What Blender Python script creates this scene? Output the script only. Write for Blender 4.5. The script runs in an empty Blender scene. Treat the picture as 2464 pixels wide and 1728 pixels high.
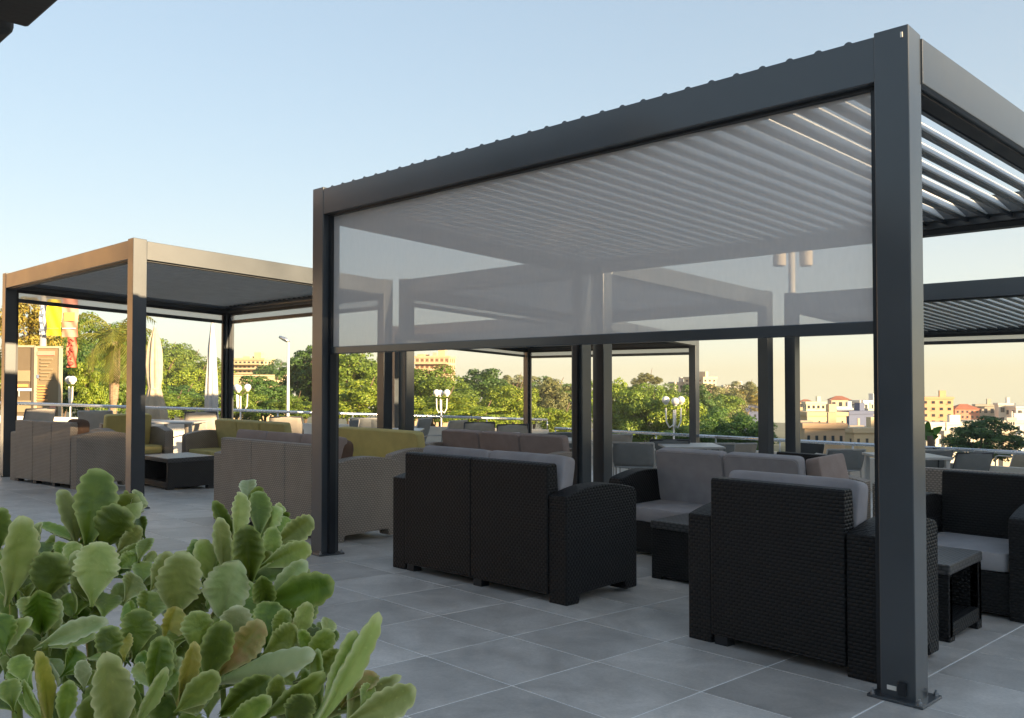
import bpy, math, random
import numpy as np
from mathutils import Vector, Matrix

random.seed(7)
sc = bpy.context.scene
R = math.radians

# ------------------------------------------------------------------ camera
F_PX, CX, CY, PITCH, YAW, EYE = 2085.0, 1232.0, 864.0, R(1.4287), R(45.576), 1.3
FWH = Vector((math.sin(YAW), math.cos(YAW), 0)); RT = Vector((math.cos(YAW), -math.sin(YAW), 0))
FW = FWH * math.cos(PITCH) + Vector((0, 0, math.sin(PITCH)))
UP = Vector((0, 0, math.cos(PITCH))) - FWH * math.sin(PITCH)
EYEP = Vector((0, 0, EYE))
cam_d = bpy.data.cameras.new('camera'); cam = bpy.data.objects.new('camera', cam_d)
sc.collection.objects.link(cam); sc.camera = cam
cam_d.sensor_width = 36.0; cam_d.lens = F_PX / 2464.0 * 36.0
cam_d.clip_start = 0.05; cam_d.clip_end = 4000.0
cam.matrix_world = Matrix(((RT.x, UP.x, -FW.x, 0), (RT.y, UP.y, -FW.y, 0), (RT.z, UP.z, -FW.z, EYE), (0, 0, 0, 1)))

# ------------------------------------------------------------------ sky, sun, exposure
SUN_EL = R(10.0); SUN_DIR = Vector((0.04, -0.999, 0)).normalized()      # towards the sun, on the ground
w = bpy.data.worlds.new('World'); sc.world = w; w.use_nodes = True
nt = w.node_tree; nt.nodes.clear()
sky = nt.nodes.new('ShaderNodeTexSky'); sky.sky_type = 'NISHITA'; sky.sun_disc = False
sky.sun_elevation = SUN_EL
sky.sun_rotation = math.atan2(SUN_DIR.x, SUN_DIR.y)
sky.air_density = 1.0; sky.dust_density = 0.3; sky.ozone_density = 1.6; sky.altitude = 50
geo = nt.nodes.new('ShaderNodeTexCoord'); sep = nt.nodes.new('ShaderNodeSeparateXYZ')
mx = nt.nodes.new('ShaderNodeMath'); mx.operation = 'MAXIMUM'; mx.inputs[1].default_value = 0.012
cmb = nt.nodes.new('ShaderNodeCombineXYZ')
bg = nt.nodes.new('ShaderNodeBackground'); bg.inputs['Strength'].default_value = 0.142
wo = nt.nodes.new('ShaderNodeOutputWorld')
L = nt.links.new
L(geo.outputs['Generated'], sep.inputs[0]); L(sep.outputs['X'], cmb.inputs['X']); L(sep.outputs['Y'], cmb.inputs['Y'])
L(sep.outputs['Z'], mx.inputs[0]); L(mx.outputs[0], cmb.inputs['Z']); L(cmb.outputs[0], sky.inputs['Vector'])
gm = nt.nodes.new('ShaderNodeGamma'); gm.inputs['Gamma'].default_value = 0.43     # the camera's soft highlight response
hsv = nt.nodes.new('ShaderNodeHueSaturation'); hsv.inputs['Saturation'].default_value = 1.3
L(sky.outputs[0], gm.inputs['Color']); L(gm.outputs[0], hsv.inputs['Color']); tint = nt.nodes.new('ShaderNodeMix'); tint.data_type = 'RGBA'; tint.blend_type = 'MULTIPLY'; tint.inputs['Factor'].default_value = 1.0; tint.inputs['B'].default_value = (0.995, 1.0, 1.02, 1)
L(hsv.outputs[0], tint.inputs['A']); L(tint.outputs['Result'], bg.inputs['Color']); L(bg.outputs[0], wo.inputs['Surface'])

sun_d = bpy.data.lights.new('sun', 'SUN'); sun = bpy.data.objects.new('sun', sun_d); sc.collection.objects.link(sun)
sun_d.energy = 4.9; sun_d.angle = R(0.6); sun_d.color = (1.0, 0.75, 0.45)
sv = Vector((SUN_DIR.x * math.cos(SUN_EL), SUN_DIR.y * math.cos(SUN_EL), math.sin(SUN_EL)))
sun.rotation_euler = sv.to_track_quat('Z', 'Y').to_euler()

sc.view_settings.view_transform = 'Standard'; sc.view_settings.look = 'None'
sc.view_settings.exposure = 1.86; sc.view_settings.gamma = 1.0; sc.view_settings.use_curve_mapping = False
sc.cycles.max_bounces = 8; sc.cycles.transparent_max_bounces = 16
sc.cycles.use_denoising = True

# ------------------------------------------------------------------ helpers
SLOPE, X0 = 0.05, 3.62            # the paved terrace falls 5 cm per metre towards the town
def gz(x): return -SLOPE * (x - X0)
def ray(px, py): return FW + RT * ((px - CX) / F_PX) + UP * ((CY - py) / F_PX)
def atd(px, py, d): return EYEP + ray(px, py) * d
def on_x(px, py, X): r = ray(px, py); return EYEP + r * (X / r.x)
def on_y(px, py, Y): r = ray(px, py); return EYEP + r * (Y / r.y)

col = sc.collection
def tag(o, label=None, cat=None, group=None, kind=None):
    if label: o['label'] = label
    if cat: o['category'] = cat
    if group: o['group'] = group
    if kind: o['kind'] = kind
    return o
def empty(name, loc, rz=0.0, label=None, cat=None, group=None):
    o = bpy.data.objects.new(name, None); col.objects.link(o); o.empty_display_size = 0.1
    o.location = loc; o.rotation_euler = (0, 0, rz)
    return tag(o, label, cat, group)
def copy_tree(o, parent=None):
    c = o.copy(); col.objects.link(c)
    if parent is not None: c.parent = parent
    for ch in o.children: copy_tree(ch, c)
    return c

class MB:
    def __init__(s): s.v = []; s.f = []
    def add(s, vs, fs):
        n = len(s.v); s.v += [tuple(p) for p in vs]; s.f += [tuple(i + n for i in q) for q in fs]; return s
    def box(s, x0, x1, y0, y1, z0, z1):
        return s.add([(x0,y0,z0),(x1,y0,z0),(x1,y1,z0),(x0,y1,z0),(x0,y0,z1),(x1,y0,z1),(x1,y1,z1),(x0,y1,z1)],
                     [(0,3,2,1),(4,5,6,7),(0,1,5,4),(1,2,6,5),(2,3,7,6),(3,0,4,7)])
    def hexa(s, p): return s.add(p, [(0,3,2,1),(4,5,6,7),(0,1,5,4),(1,2,6,5),(2,3,7,6),(3,0,4,7)])
    def prism(s, poly, a0, a1, axis='x'):
        """poly in the other two axes, extruded along axis from a0 to a1"""
        n = len(poly)
        def P(a, q):
            if axis == 'x': return (a, q[0], q[1])
            if axis == 'y': return (q[0], a, q[1])
            return (q[0], q[1], a)
        vs = [P(a0, q) for q in poly] + [P(a1, q) for q in poly]
        fs = [tuple(range(n))[::-1], tuple(range(n, 2 * n))] + [(i, (i + 1) % n, n + (i + 1) % n, n + i) for i in range(n)]
        return s.add(vs, fs)
    def tube(s, pts, r, n=8, closed=False, cap=True):
        pts = [Vector(p) for p in pts]; m = len(pts); rs = r if isinstance(r, (list, tuple)) else [r] * m
        ring = []; up0 = None
        for i, p in enumerate(pts):
            if closed: t = pts[(i + 1) % m] - pts[i - 1]
            else: t = pts[min(i + 1, m - 1)] - pts[max(i - 1, 0)]
            t.normalize()
            if up0 is None:
                a = Vector((0, 0, 1)) if abs(t.z) < 0.9 else Vector((1, 0, 0))
            else: a = up0
            u = (a - t * a.dot(t)); u.normalize(); up0 = u; v = t.cross(u)
            ring.append([p + (u * math.cos(2 * math.pi * k / n) + v * math.sin(2 * math.pi * k / n)) * rs[i] for k in range(n)])
        base = len(s.v)
        for g in ring: s.v += [tuple(p) for p in g]
        mm = m if closed else m - 1
        for i in range(mm):
            for k in range(n):
                a = base + i * n + k; b = base + i * n + (k + 1) % n
                c = base + ((i + 1) % m) * n + (k + 1) % n; d = base + ((i + 1) % m) * n + k
                s.f.append((a, b, c, d))
        if cap and not closed:
            s.f.append(tuple(base + k for k in range(n))[::-1]); s.f.append(tuple(base + (m - 1) * n + k for k in range(n)))
        return s
    def lathe(s, prof, n=16, c=(0, 0, 0), wob=None):
        base = len(s.v); m = len(prof)
        for i, (r, z) in enumerate(prof):
            for k in range(n):
                a = 2 * math.pi * k / n; q = 1.0 if wob is None else wob(a, z)
                s.v.append((c[0] + r * q * math.cos(a), c[1] + r * q * math.sin(a), c[2] + z))
        for i in range(m - 1):
            for k in range(n):
                s.f.append((base + i * n + k, base + i * n + (k + 1) % n, base + (i + 1) * n + (k + 1) % n, base + (i + 1) * n + k))
        s.f.append(tuple(base + k for k in range(n))[::-1]); s.f.append(tuple(base + (m - 1) * n + k for k in range(n)))
        return s
    def mesh(s, name, m, smooth=False):
        me = bpy.data.meshes.new(name); me.from_pydata(s.v, [], s.f); me.update()
        if smooth: me.polygons.foreach_set('use_smooth', [True] * len(me.polygons))
        if m is not None: me.materials.append(m)
        return me
    def build(s, name, m, parent=None, smooth=False, bevel=0.0, seg=2, loc=None):
        return link(name, s.mesh(name, m, smooth), parent, bevel, seg, loc)
def link(name, me, parent=None, bevel=0.0, seg=2, loc=None):
    o = bpy.data.objects.new(name, me); col.objects.link(o)
    if parent is not None: o.parent = parent
    if loc is not None: o.location = loc
    if bevel:
        b = o.modifiers.new('bevel', 'BEVEL'); b.width = bevel; b.segments = seg; b.limit_method = 'ANGLE'; b.angle_limit = R(40)
    return o

# ------------------------------------------------------------------ materials
def nodes(name):
    m = bpy.data.materials.new(name); m.use_nodes = True; t = m.node_tree; t.nodes.clear()
    o = t.nodes.new('ShaderNodeOutputMaterial'); return m, t, o
def N(t, typ, **kw):
    n = t.nodes.new(typ)
    for k, v in kw.items(): setattr(n, k, v)
    return n
def ramp(t, stops):
    r = t.nodes.new('ShaderNodeValToRGB'); e = r.color_ramp.elements
    while len(e) < len(stops): e.new(0.5)
    for el, (p, c) in zip(e, stops): el.position = p; el.color = (*c, 1) if len(c) == 3 else c
    return r
def mat(name, c, rough=0.5, var=0.15, scale=6.0, bump=0.0, bscale=60.0, metal=0.0, spec=0.5, stretch=None, coat=0.0, rvar=0.1):
    m, t, o = nodes(name); k = t.links.new
    p = N(t, 'ShaderNodeBsdfPrincipled'); k(p.outputs[0], o.inputs[0])
    p.inputs['Metallic'].default_value = metal; p.inputs['Specular IOR Level'].default_value = spec
    p.inputs['Coat Weight'].default_value = coat; p.inputs['Coat Roughness'].default_value = 0.16
    tc = N(t, 'ShaderNodeTexCoord'); mp = N(t, 'ShaderNodeMapping'); k(tc.outputs['Object'], mp.inputs[0])
    if stretch: mp.inputs['Scale'].default_value = stretch
    nz = N(t, 'ShaderNodeTexNoise'); nz.inputs['Scale'].default_value = scale; nz.inputs['Detail'].default_value = 6
    k(mp.outputs[0], nz.inputs['Vector'])
    lo = tuple(max(0, x * (1 - var)) for x in c); hi = tuple(min(1, x * (1 + var)) for x in c)
    r = ramp(t, [(0.3, lo), (0.7, hi)]); k(nz.outputs[0], r.inputs[0]); k(r.outputs[0], p.inputs['Base Color'])
    rr = N(t, 'ShaderNodeMapRange'); rr.inputs['To Min'].default_value = max(0.02, rough - rvar); rr.inputs['To Max'].default_value = min(1, rough + rvar)
    k(nz.outputs[0], rr.inputs[0]); k(rr.outputs[0], p.inputs['Roughness'])
    if bump:
        n2 = N(t, 'ShaderNodeTexNoise'); n2.inputs['Scale'].default_value = bscale; n2.inputs['Detail'].default_value = 4
        k(mp.outputs[0], n2.inputs['Vector'])
        b = N(t, 'ShaderNodeBump'); b.inputs['Strength'].default_value = bump; b.inputs['Distance'].default_value = 0.01
        k(n2.outputs[0], b.inputs['Height']); k(b.outputs[0], p.inputs['Normal'])
    return m

def weave(name, c1, c2, rough=0.5, cw=0.030, ch=0.017, depth=0.004, strength=1.0, spec=0.4):
    """moulded wicker: staggered oval bumps"""
    m, t, o = nodes(name); k = t.links.new
    p = N(t, 'ShaderNodeBsdfPrincipled'); k(p.outputs[0], o.inputs[0]); p.inputs['Roughness'].default_value = rough; p.inputs['Specular IOR Level'].default_value = spec
    tc = N(t, 'ShaderNodeTexCoord'); s = N(t, 'ShaderNodeSeparateXYZ'); k(tc.outputs['Object'], s.inputs[0])
    sn = N(t, 'ShaderNodeSeparateXYZ'); k(tc.outputs['Normal'], sn.inputs[0])
    def M(op, a, b=None, c=None):
        n = N(t, 'ShaderNodeMath', operation=op)
        for i, q in enumerate((a, b, c)):
            if q is None: continue
            if hasattr(q, 'links') or hasattr(q, 'is_linked'): k(q, n.inputs[i])
            else: n.inputs[i].default_value = q
        return n.outputs[0]
    top = M('GREATER_THAN', M('ABSOLUTE', sn.outputs['Z']), 0.7)
    nt_ = M('SUBTRACT', 1.0, top)
    u = M('ADD', M('MULTIPLY', M('ADD', s.outputs['X'], s.outputs['Y']), nt_), M('MULTIPLY', s.outputs['X'], top))
    v = M('ADD', M('MULTIPLY', s.outputs['Z'], nt_), M('MULTIPLY', s.outputs['Y'], top))
    u = M('DIVIDE', u, cw); v = M('DIVIDE', v, ch)
    par = M('MULTIPLY', M('MODULO', M('FLOOR', M('ADD', v, 1000.0)), 2.0), 0.5)
    a = M('SINE', M('MULTIPLY', M('FRACT', M('ADD', u, par)), math.pi))
    b = M('SINE', M('MULTIPLY', M('FRACT', v), math.pi))
    h = M('POWER', M('ABSOLUTE', M('MULTIPLY', a, b)), 0.6)
    nz = N(t, 'ShaderNodeTexNoise'); nz.inputs['Scale'].default_value = 7.0; k(tc.outputs['Object'], nz.inputs['Vector'])
    mixf = M('ADD', M('MULTIPLY', h, 0.8), M('MULTIPLY', nz.outputs[0], 0.3))
    r = ramp(t, [(0.15, c1), (0.85, c2)]); k(mixf, r.inputs[0]); k(r.outputs[0], p.inputs['Base Color'])
    bm = N(t, 'ShaderNodeBump'); bm.inputs['Strength'].default_value = strength; bm.inputs['Distance'].default_value = depth
    k(h, bm.inputs['Height']); k(bm.outputs[0], p.inputs['Normal'])
    return m

def leafmat(name, stops, trans=0.35, rough=0.55, noise=3.0):
    m, t, o = nodes(name); k = t.links.new
    g = N(t, 'ShaderNodeNewGeometry'); oi = N(t, 'ShaderNodeObjectInfo')
    tc = N(t, 'ShaderNodeTexCoord'); nz = N(t, 'ShaderNodeTexNoise'); nz.inputs['Scale'].default_value = noise; k(tc.outputs['Object'], nz.inputs['Vector'])
    a = N(t, 'ShaderNodeMath', operation='MULTIPLY_ADD'); k(g.outputs['Random Per Island'], a.inputs[0]); a.inputs[1].default_value = 0.55
    b = N(t, 'ShaderNodeMath', operation='MULTIPLY_ADD'); k(nz.outputs[0], b.inputs[0]); b.inputs[1].default_value = 0.5; b.inputs[2].default_value = -0.08
    k(b.outputs[0], a.inputs[2])
    r = ramp(t, stops); k(a.outputs[0], r.inputs[0])
    hs = N(t, 'ShaderNodeHueSaturation'); k(r.outputs[0], hs.inputs['Color'])
    mr = N(t, 'ShaderNodeMapRange'); mr.inputs['To Min'].default_value = 0.8; mr.inputs['To Max'].default_value = 1.2
    k(oi.outputs['Random'], mr.inputs[0]); k(mr.outputs[0], hs.inputs['Value'])
    p = N(t, 'ShaderNodeBsdfPrincipled'); p.inputs['Roughness'].default_value = rough; k(hs.outputs[0], p.inputs['Base Color'])
    tr = N(t, 'ShaderNodeBsdfTranslucent'); k(hs.outputs[0], tr.inputs['Color'])
    mxs = N(t, 'ShaderNodeMixShader'); mxs.inputs[0].default_value = trans
    k(p.outputs[0], mxs.inputs[1]); k(tr.outputs[0], mxs.inputs[2]); k(mxs.outputs[0], o.inputs[0])
    return m

M = {}
M['anthracite'] = mat('anthracite', (0.038, 0.046, 0.054), 0.40, 0.14, 2.2, spec=0.6, rvar=0.16, coat=0.8)
M['black_trim'] = mat('black_trim', (0.012, 0.014, 0.018), 0.45, 0.1)
M['louver'] = mat('louver', (0.88, 0.86, 0.81), 0.45, 0.05, 5.0)
M['louver_grey'] = mat('louver_grey', (0.80, 0.79, 0.77), 0.45, 0.06, 5.0)
M['steel'] = mat('steel', (0.62, 0.63, 0.65), 0.28, 0.05, 8.0, metal=0.9)
M['bolt'] = mat('bolt', (0.35, 0.36, 0.37), 0.35, 0.1, metal=0.8)
M['weave_black'] = weave('weave_black', (0.0012, 0.0014, 0.0022), (0.015, 0.015, 0.0155), 0.48, strength=1.0, spec=0.28)
M['weave_taupe'] = weave('weave_taupe', (0.155, 0.128, 0.104), (0.42, 0.352, 0.29), 0.6, depth=0.003)
M['weave_brown'] = weave('weave_brown', (0.010, 0.009, 0.008), (0.035, 0.031, 0.028), 0.5)
M['table_top'] = weave('table_top', (0.035, 0.034, 0.034), (0.10, 0.097, 0.095), 0.35, cw=0.05, ch=0.02, depth=0.002, strength=0.5)
M['cushion_grey'] = mat('cushion_grey', (0.36, 0.342, 0.355), 0.9, 0.10, 9.0, 0.55, 9.0)
M['cushion_pale'] = mat('cushion_pale', (0.36, 0.35, 0.36), 0.9, 0.08, 9.0, 0.55, 9.0)
M['cushion_taupe'] = mat('cushion_taupe', (0.34, 0.265, 0.235), 0.9, 0.10, 9.0, 0.55, 9.0)
M['cushion_brown'] = mat('cushion_brown', (0.13, 0.075, 0.048), 0.9, 0.15, 12.0, 0.55, 9.0)
M['cushion_yellow'] = mat('cushion_yellow', (0.56, 0.46, 0.17), 0.9, 0.08, 7.0, 0.55, 9.0)
M['cushion_olive'] = mat('cushion_olive', (0.50, 0.44, 0.19), 0.9, 0.10, 9.0, 0.55, 9.0)
M['sling_grey'] = mat('sling_grey', (0.22, 0.23, 0.23), 0.8, 0.06, 12.0, 0.3, 300.0)
M['sling_beige'] = mat('sling_beige', (0.42, 0.37, 0.31), 0.8, 0.06, 12.0, 0.3, 300.0)
M['sling_dark'] = mat('sling_dark', (0.035, 0.038, 0.045), 0.8, 0.08, 12.0, 0.3, 300.0)
M['frame_pale'] = mat('frame_pale', (0.45, 0.43, 0.40), 0.4, 0.05)
M['frame_dark'] = mat('frame_dark', (0.05, 0.05, 0.055), 0.4, 0.08)
M['white_paint'] = mat('white_paint', (0.75, 0.72, 0.66), 0.6, 0.06, 3.0, 0.2, 30.0)
M['parapet'] = mat('parapet', (0.66, 0.62, 0.55), 0.8, 0.08, 2.5, 0.3, 25.0)
M['globe'] = mat('globe', (0.82, 0.80, 0.76), 0.25, 0.03)
M['concrete_dark'] = mat('concrete_dark', (0.055, 0.052, 0.050), 0.85, 0.15, 3.0, 0.4, 25.0)
M['plaster'] = mat('plaster', (0.55, 0.50, 0.43), 0.9, 0.08, 2.0, 0.3, 30.0)
M['window_glass'] = mat('window_glass', (0.03, 0.035, 0.045), 0.08, 0.1, spec=0.8)
M['soil'] = mat('soil', (0.018, 0.014, 0.010), 1.0, 0.4, 30.0, 0.8, 60.0)
M['bark'] = mat('bark', (0.11, 0.075, 0.05), 0.95, 0.35, 9.0, 0.8, 25.0, stretch=(1, 1, 0.25))
M['palm_bark'] = mat('palm_bark', (0.27, 0.19, 0.12), 0.95, 0.3, 12.0, 0.8, 30.0, stretch=(1, 1, 2.5))
M['parasol'] = mat('parasol', (0.44, 0.37, 0.27), 0.9, 0.10, 8.0, 0.3, 60.0)
M['parasol_white'] = mat('parasol_white', (0.52, 0.51, 0.49), 0.9, 0.06, 8.0, 0.3, 60.0)

# woven sun-screen fabric: light passes between the threads
def screen_mat(name, c, open_):
    m, t, o = nodes(name); k = t.links.new
    tc = N(t, 'ShaderNodeTexCoord')
    d = N(t, 'ShaderNodeBsdfPrincipled'); d.inputs['Roughness'].default_value = 0.75; d.inputs['Specular IOR Level'].default_value = 0.25
    nz = N(t, 'ShaderNodeTexNoise'); nz.inputs['Scale'].default_value = 60.0; nz.inputs['Detail'].default_value = 3
    mp = N(t, 'ShaderNodeMapping'); mp.inputs['Scale'].default_value = (1, 1, 0.35); k(tc.outputs['Object'], mp.inputs[0]); k(mp.outputs[0], nz.inputs['Vector'])
    r = ramp(t, [(0.3, tuple(x * 0.97 for x in c)), (0.7, tuple(x * 1.02 for x in c))]); k(nz.outputs[0], r.inputs[0]); k(r.outputs[0], d.inputs['Base Color'])
    tl = N(t, 'ShaderNodeBsdfTranslucent'); k(r.outputs[0], tl.inputs['Color'])
    m1 = N(t, 'ShaderNodeMixShader'); m1.inputs[0].default_value = 0.35; k(d.outputs[0], m1.inputs[1]); k(tl.outputs[0], m1.inputs[2])
    tp = N(t, 'ShaderNodeBsdfTransparent')
    mr = N(t, 'ShaderNodeMapRange'); mr.inputs['To Min'].default_value = open_ * 0.96; mr.inputs['To Max'].default_value = open_ * 1.04; k(nz.outputs[0], mr.inputs[0])
    m2 = N(t, 'ShaderNodeMixShader'); k(mr.outputs[0], m2.inputs[0]); k(m1.outputs[0], m2.inputs[1]); k(tp.outputs[0], m2.inputs[2])
    k(m2.outputs[0], o.inputs[0]); return m
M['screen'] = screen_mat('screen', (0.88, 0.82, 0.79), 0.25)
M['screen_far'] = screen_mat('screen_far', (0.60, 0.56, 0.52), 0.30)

# floor tiles: cloudy grey porcelain, every tile its own tone
def tile_mat():
    m, t, o = nodes('tile'); k = t.links.new
    p = N(t, 'ShaderNodeBsdfPrincipled'); k(p.outputs[0], o.inputs[0])
    g = N(t, 'ShaderNodeNewGeometry'); oi = N(t, 'ShaderNodeObjectInfo')
    ad = N(t, 'ShaderNodeMath', operation='ADD'); k(oi.outputs['Random'], ad.inputs[0]); k(g.outputs['Random Per Island'], ad.inputs[1])
    sp = N(t, 'ShaderNodeCombineXYZ'); mu = N(t, 'ShaderNodeMath', operation='MULTIPLY'); k(ad.outputs[0], mu.inputs[0]); mu.inputs[1].default_value = 37.0
    k(mu.outputs[0], sp.inputs['X']); k(mu.outputs[0], sp.inputs['Z'])
    va = N(t, 'ShaderNodeVectorMath', operation='ADD'); k(g.outputs['Position'], va.inputs[0]); k(sp.outputs[0], va.inputs[1])
    n1 = N(t, 'ShaderNodeTexNoise'); n1.inputs['Scale'].default_value = 3.2; n1.inputs['Detail'].default_value = 9; n1.inputs['Roughness'].default_value = 0.62; n1.inputs['Distortion'].default_value = 0.8
    k(va.outputs[0], n1.inputs['Vector'])
    r = ramp(t, [(0.24, (0.37, 0.345, 0.318)), (0.5, (0.52, 0.488, 0.45)), (0.78, (0.68, 0.642, 0.60))]); k(n1.outputs[0], r.inputs[0])
    hs = N(t, 'ShaderNodeHueSaturation'); k(r.outputs[0], hs.inputs['Color'])
    fr = N(t, 'ShaderNodeMath', operation='FRACT'); k(ad.outputs[0], fr.inputs[0])
    mr = N(t, 'ShaderNodeMapRange'); mr.inputs['To Min'].default_value = 0.84; mr.inputs['To Max'].default_value = 1.14; k(fr.outputs[0], mr.inputs[0])
    nd = N(t, 'ShaderNodeTexNoise'); nd.inputs['Scale'].default_value = 0.9; nd.inputs['Detail'].default_value = 8; nd.inputs['Roughness'].default_value = 0.7; k(g.outputs['Position'], nd.inputs['Vector'])
    md = N(t, 'ShaderNodeMapRange'); md.inputs['From Min'].default_value = 0.35; md.inputs['From Max'].default_value = 0.65; md.inputs['To Min'].default_value = 0.82; md.inputs['To Max'].default_value = 1.08; k(nd.outputs[0], md.inputs[0])
    nf = N(t, 'ShaderNodeTexNoise'); nf.inputs['Scale'].default_value = 70.0; nf.inputs['Detail'].default_value = 3; k(g.outputs['Position'], nf.inputs['Vector'])
    mf = N(t, 'ShaderNodeMapRange'); mf.inputs['From Min'].default_value = 0.3; mf.inputs['From Max'].default_value = 0.7; mf.inputs['To Min'].default_value = 0.92; mf.inputs['To Max'].default_value = 1.06; k(nf.outputs[0], mf.inputs[0])
    m4 = N(t, 'ShaderNodeMath', operation='MULTIPLY'); k(mr.outputs[0], m4.inputs[0]); k(md.outputs[0], m4.inputs[1]); m5 = N(t, 'ShaderNodeMath', operation='MULTIPLY'); k(m4.outputs[0], m5.inputs[0]); k(mf.outputs[0], m5.inputs[1]); k(m5.outputs[0], hs.inputs['Value'])
    k(hs.outputs[0], p.inputs['Base Color'])
    m2 = N(t, 'ShaderNodeMapRange'); m2.inputs['To Min'].default_value = 0.28; m2.inputs['To Max'].default_value = 0.55; k(n1.outputs[0], m2.inputs[0]); k(m2.outputs[0], p.inputs['Roughness'])
    n3 = N(t, 'ShaderNodeTexNoise'); n3.inputs['Scale'].default_value = 40.0; n3.inputs['Detail'].default_value = 4; k(g.outputs['Position'], n3.inputs['Vector'])
    b = N(t, 'ShaderNodeBump'); b.inputs['Strength'].default_value = 0.12; b.inputs['Distance'].default_value = 0.004; k(n3.outputs[0], b.inputs['Height']); k(b.outputs[0], p.inputs['Normal'])
    return m
M['tile'] = tile_mat()
M['grout'] = mat('grout', (0.86, 0.85, 0.83), 0.9, 0.08, 4.0)
M['ground'] = mat('ground', (0.10, 0.105, 0.045), 1.0, 0.5, 0.08)
M['fol_pine'] = leafmat('fol_pine', [(0.0, (0.046, 0.098, 0.013)), (0.5, (0.156, 0.240, 0.029)), (1.0, (0.338, 0.390, 0.046))])
M['fol_bright'] = leafmat('fol_bright', [(0.0, (0.072, 0.143, 0.013)), (0.5, (0.247, 0.332, 0.029)), (1.0, (0.520, 0.520, 0.046))])
M['fol_dark'] = leafmat('fol_dark', [(0.0, (0.026, 0.072, 0.016)), (0.5, (0.081, 0.169, 0.031)), (1.0, (0.182, 0.286, 0.046))])
M['fol_grey'] = leafmat('fol_grey', [(0.0, (0.091, 0.111, 0.046)), (0.5, (0.221, 0.234, 0.085)), (1.0, (0.390, 0.338, 0.117))])
M['fol_orange'] = leafmat('fol_orange', [(0.0, (0.130, 0.143, 0.023)), (0.5, (0.364, 0.299, 0.046)), (1.0, (0.598, 0.364, 0.052))])
M['frond'] = leafmat('frond', [(0.0, (0.10, 0.14, 0.02)), (1.0, (0.34, 0.32, 0.06))])

# ================================================================== SETTING
# ground far below the terrace, falling the same way as the land does, out to the horizon
def ground_z(x, y): return -4.2 - 0.05 * (x - X0)
g = MB(); n = 24; ext = 2500.0
xs = [(-1 if i < 0 else 1) * ext * abs(i / (n / 2)) ** 2.2 for i in range(-n // 2, n // 2 + 1)]
for yy in xs:
    for xx in xs: g.v.append((xx + 8, yy + 8, ground_z(xx + 8, yy + 8)))
nn = n + 1
for j in range(n):
    for i in range(n): g.f.append((j * nn + i, j * nn + i + 1, (j + 1) * nn + i + 1, (j + 1) * nn + i))
tag(g.build('ground', M['ground']), 'dry green ground stretching away below the terrace', None, None, 'structure')

# terrace slab with grout, and the tiles laid on it
TP, TX, TY = 0.545, 3.085, 1.945
TX0, TX1, TY0, TY1 = -14, 23, -22, 36           # tile index range
fl = MB()
poly = [(-7, -10.5), (15.3, -10.5), (15.3, 6), (15.7, 14.3), (5.0, 18.0), (-7, 22.2)]
fl.add([(x, y, gz(x) + 0.0042) for x, y in poly] + [(x, y, gz(x) - 0.35) for x, y in poly],
       [tuple(range(6)), tuple(range(6, 12))[::-1]] + [(i, 6 + i, 6 + (i + 1) % 6, (i + 1) % 6) for i in range(6)])
floor = fl.build('terrace_floor', M['grout']); tag(floor, 'grey porcelain tiled terrace floor', None, None, 'structure')
def inside(x, y):
    c = False; j = len(poly) - 1
    for i in range(len(poly)):
        xi, yi = poly[i]; xj, yj = poly[j]
        if (yi > y) != (yj > y) and x < (xj - xi) * (y - yi) / (yj - yi) + xi: c = not c
        j = i
    return c
half, hi, bv = (TP - 0.007) / 2, 0.006, 0.001
def tile_geo(cx, cy, cz):
    v = []
    for h, zz in ((half, 0.0), (half - bv, hi)):
        for sx, sy in ((-1, -1), (1, -1), (1, 1), (-1, 1)):
            v.append((cx + sx * h, cy + sy * h, cz + zz - SLOPE * sx * h - (0.003 if zz == 0 else 0)))
    return v, [(4, 5, 6, 7), (0, 1, 5, 4), (1, 2, 6, 5), (2, 3, 7, 6), (3, 0, 4, 7)]
cand = []
for i in range(TX0, TX1 + 1):
    for j in range(TY0, TY1 + 1):
        cx, cy = TX + TP * (i + 0.5), TY + TP * (j + 0.5)
        if not all(inside(cx + a * half, cy + b * half) for a in (-1, 1) for b in (-1, 1)): continue
        d = Vector((cx, cy, gz(cx))) - EYEP; z = d.dot(FW)
        px, py = (CX + F_PX * d.dot(RT) / z, CY - F_PX * d.dot(UP) / z) if z > 0.5 else (-9999, 0)
        vis = z > 0.5 and -120 < px < 2584 and py < 1830
        hid = vis and px < 900 and py > 1460                       # under the foreground plant
        cand.append((1.0 / z ** 3 if vis and not hid else -1 if not vis else 0, cx, cy))
cand.sort(reverse=True)
tv, tf = tile_geo(0, 0, 0); tb = MB().add(tv, tf); tme = tb.mesh('tile', M['tile'])
for q, cx, cy in cand[:300]:
    link('tile', tme, floor, loc=(cx, cy, gz(cx)))
rest = MB()
for q, cx, cy in cand[300:]: rest.add(*tile_geo(cx, cy, gz(cx)))
tag(rest.build('tile', M['tile'], floor), None, None, None, 'stuff')

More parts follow.
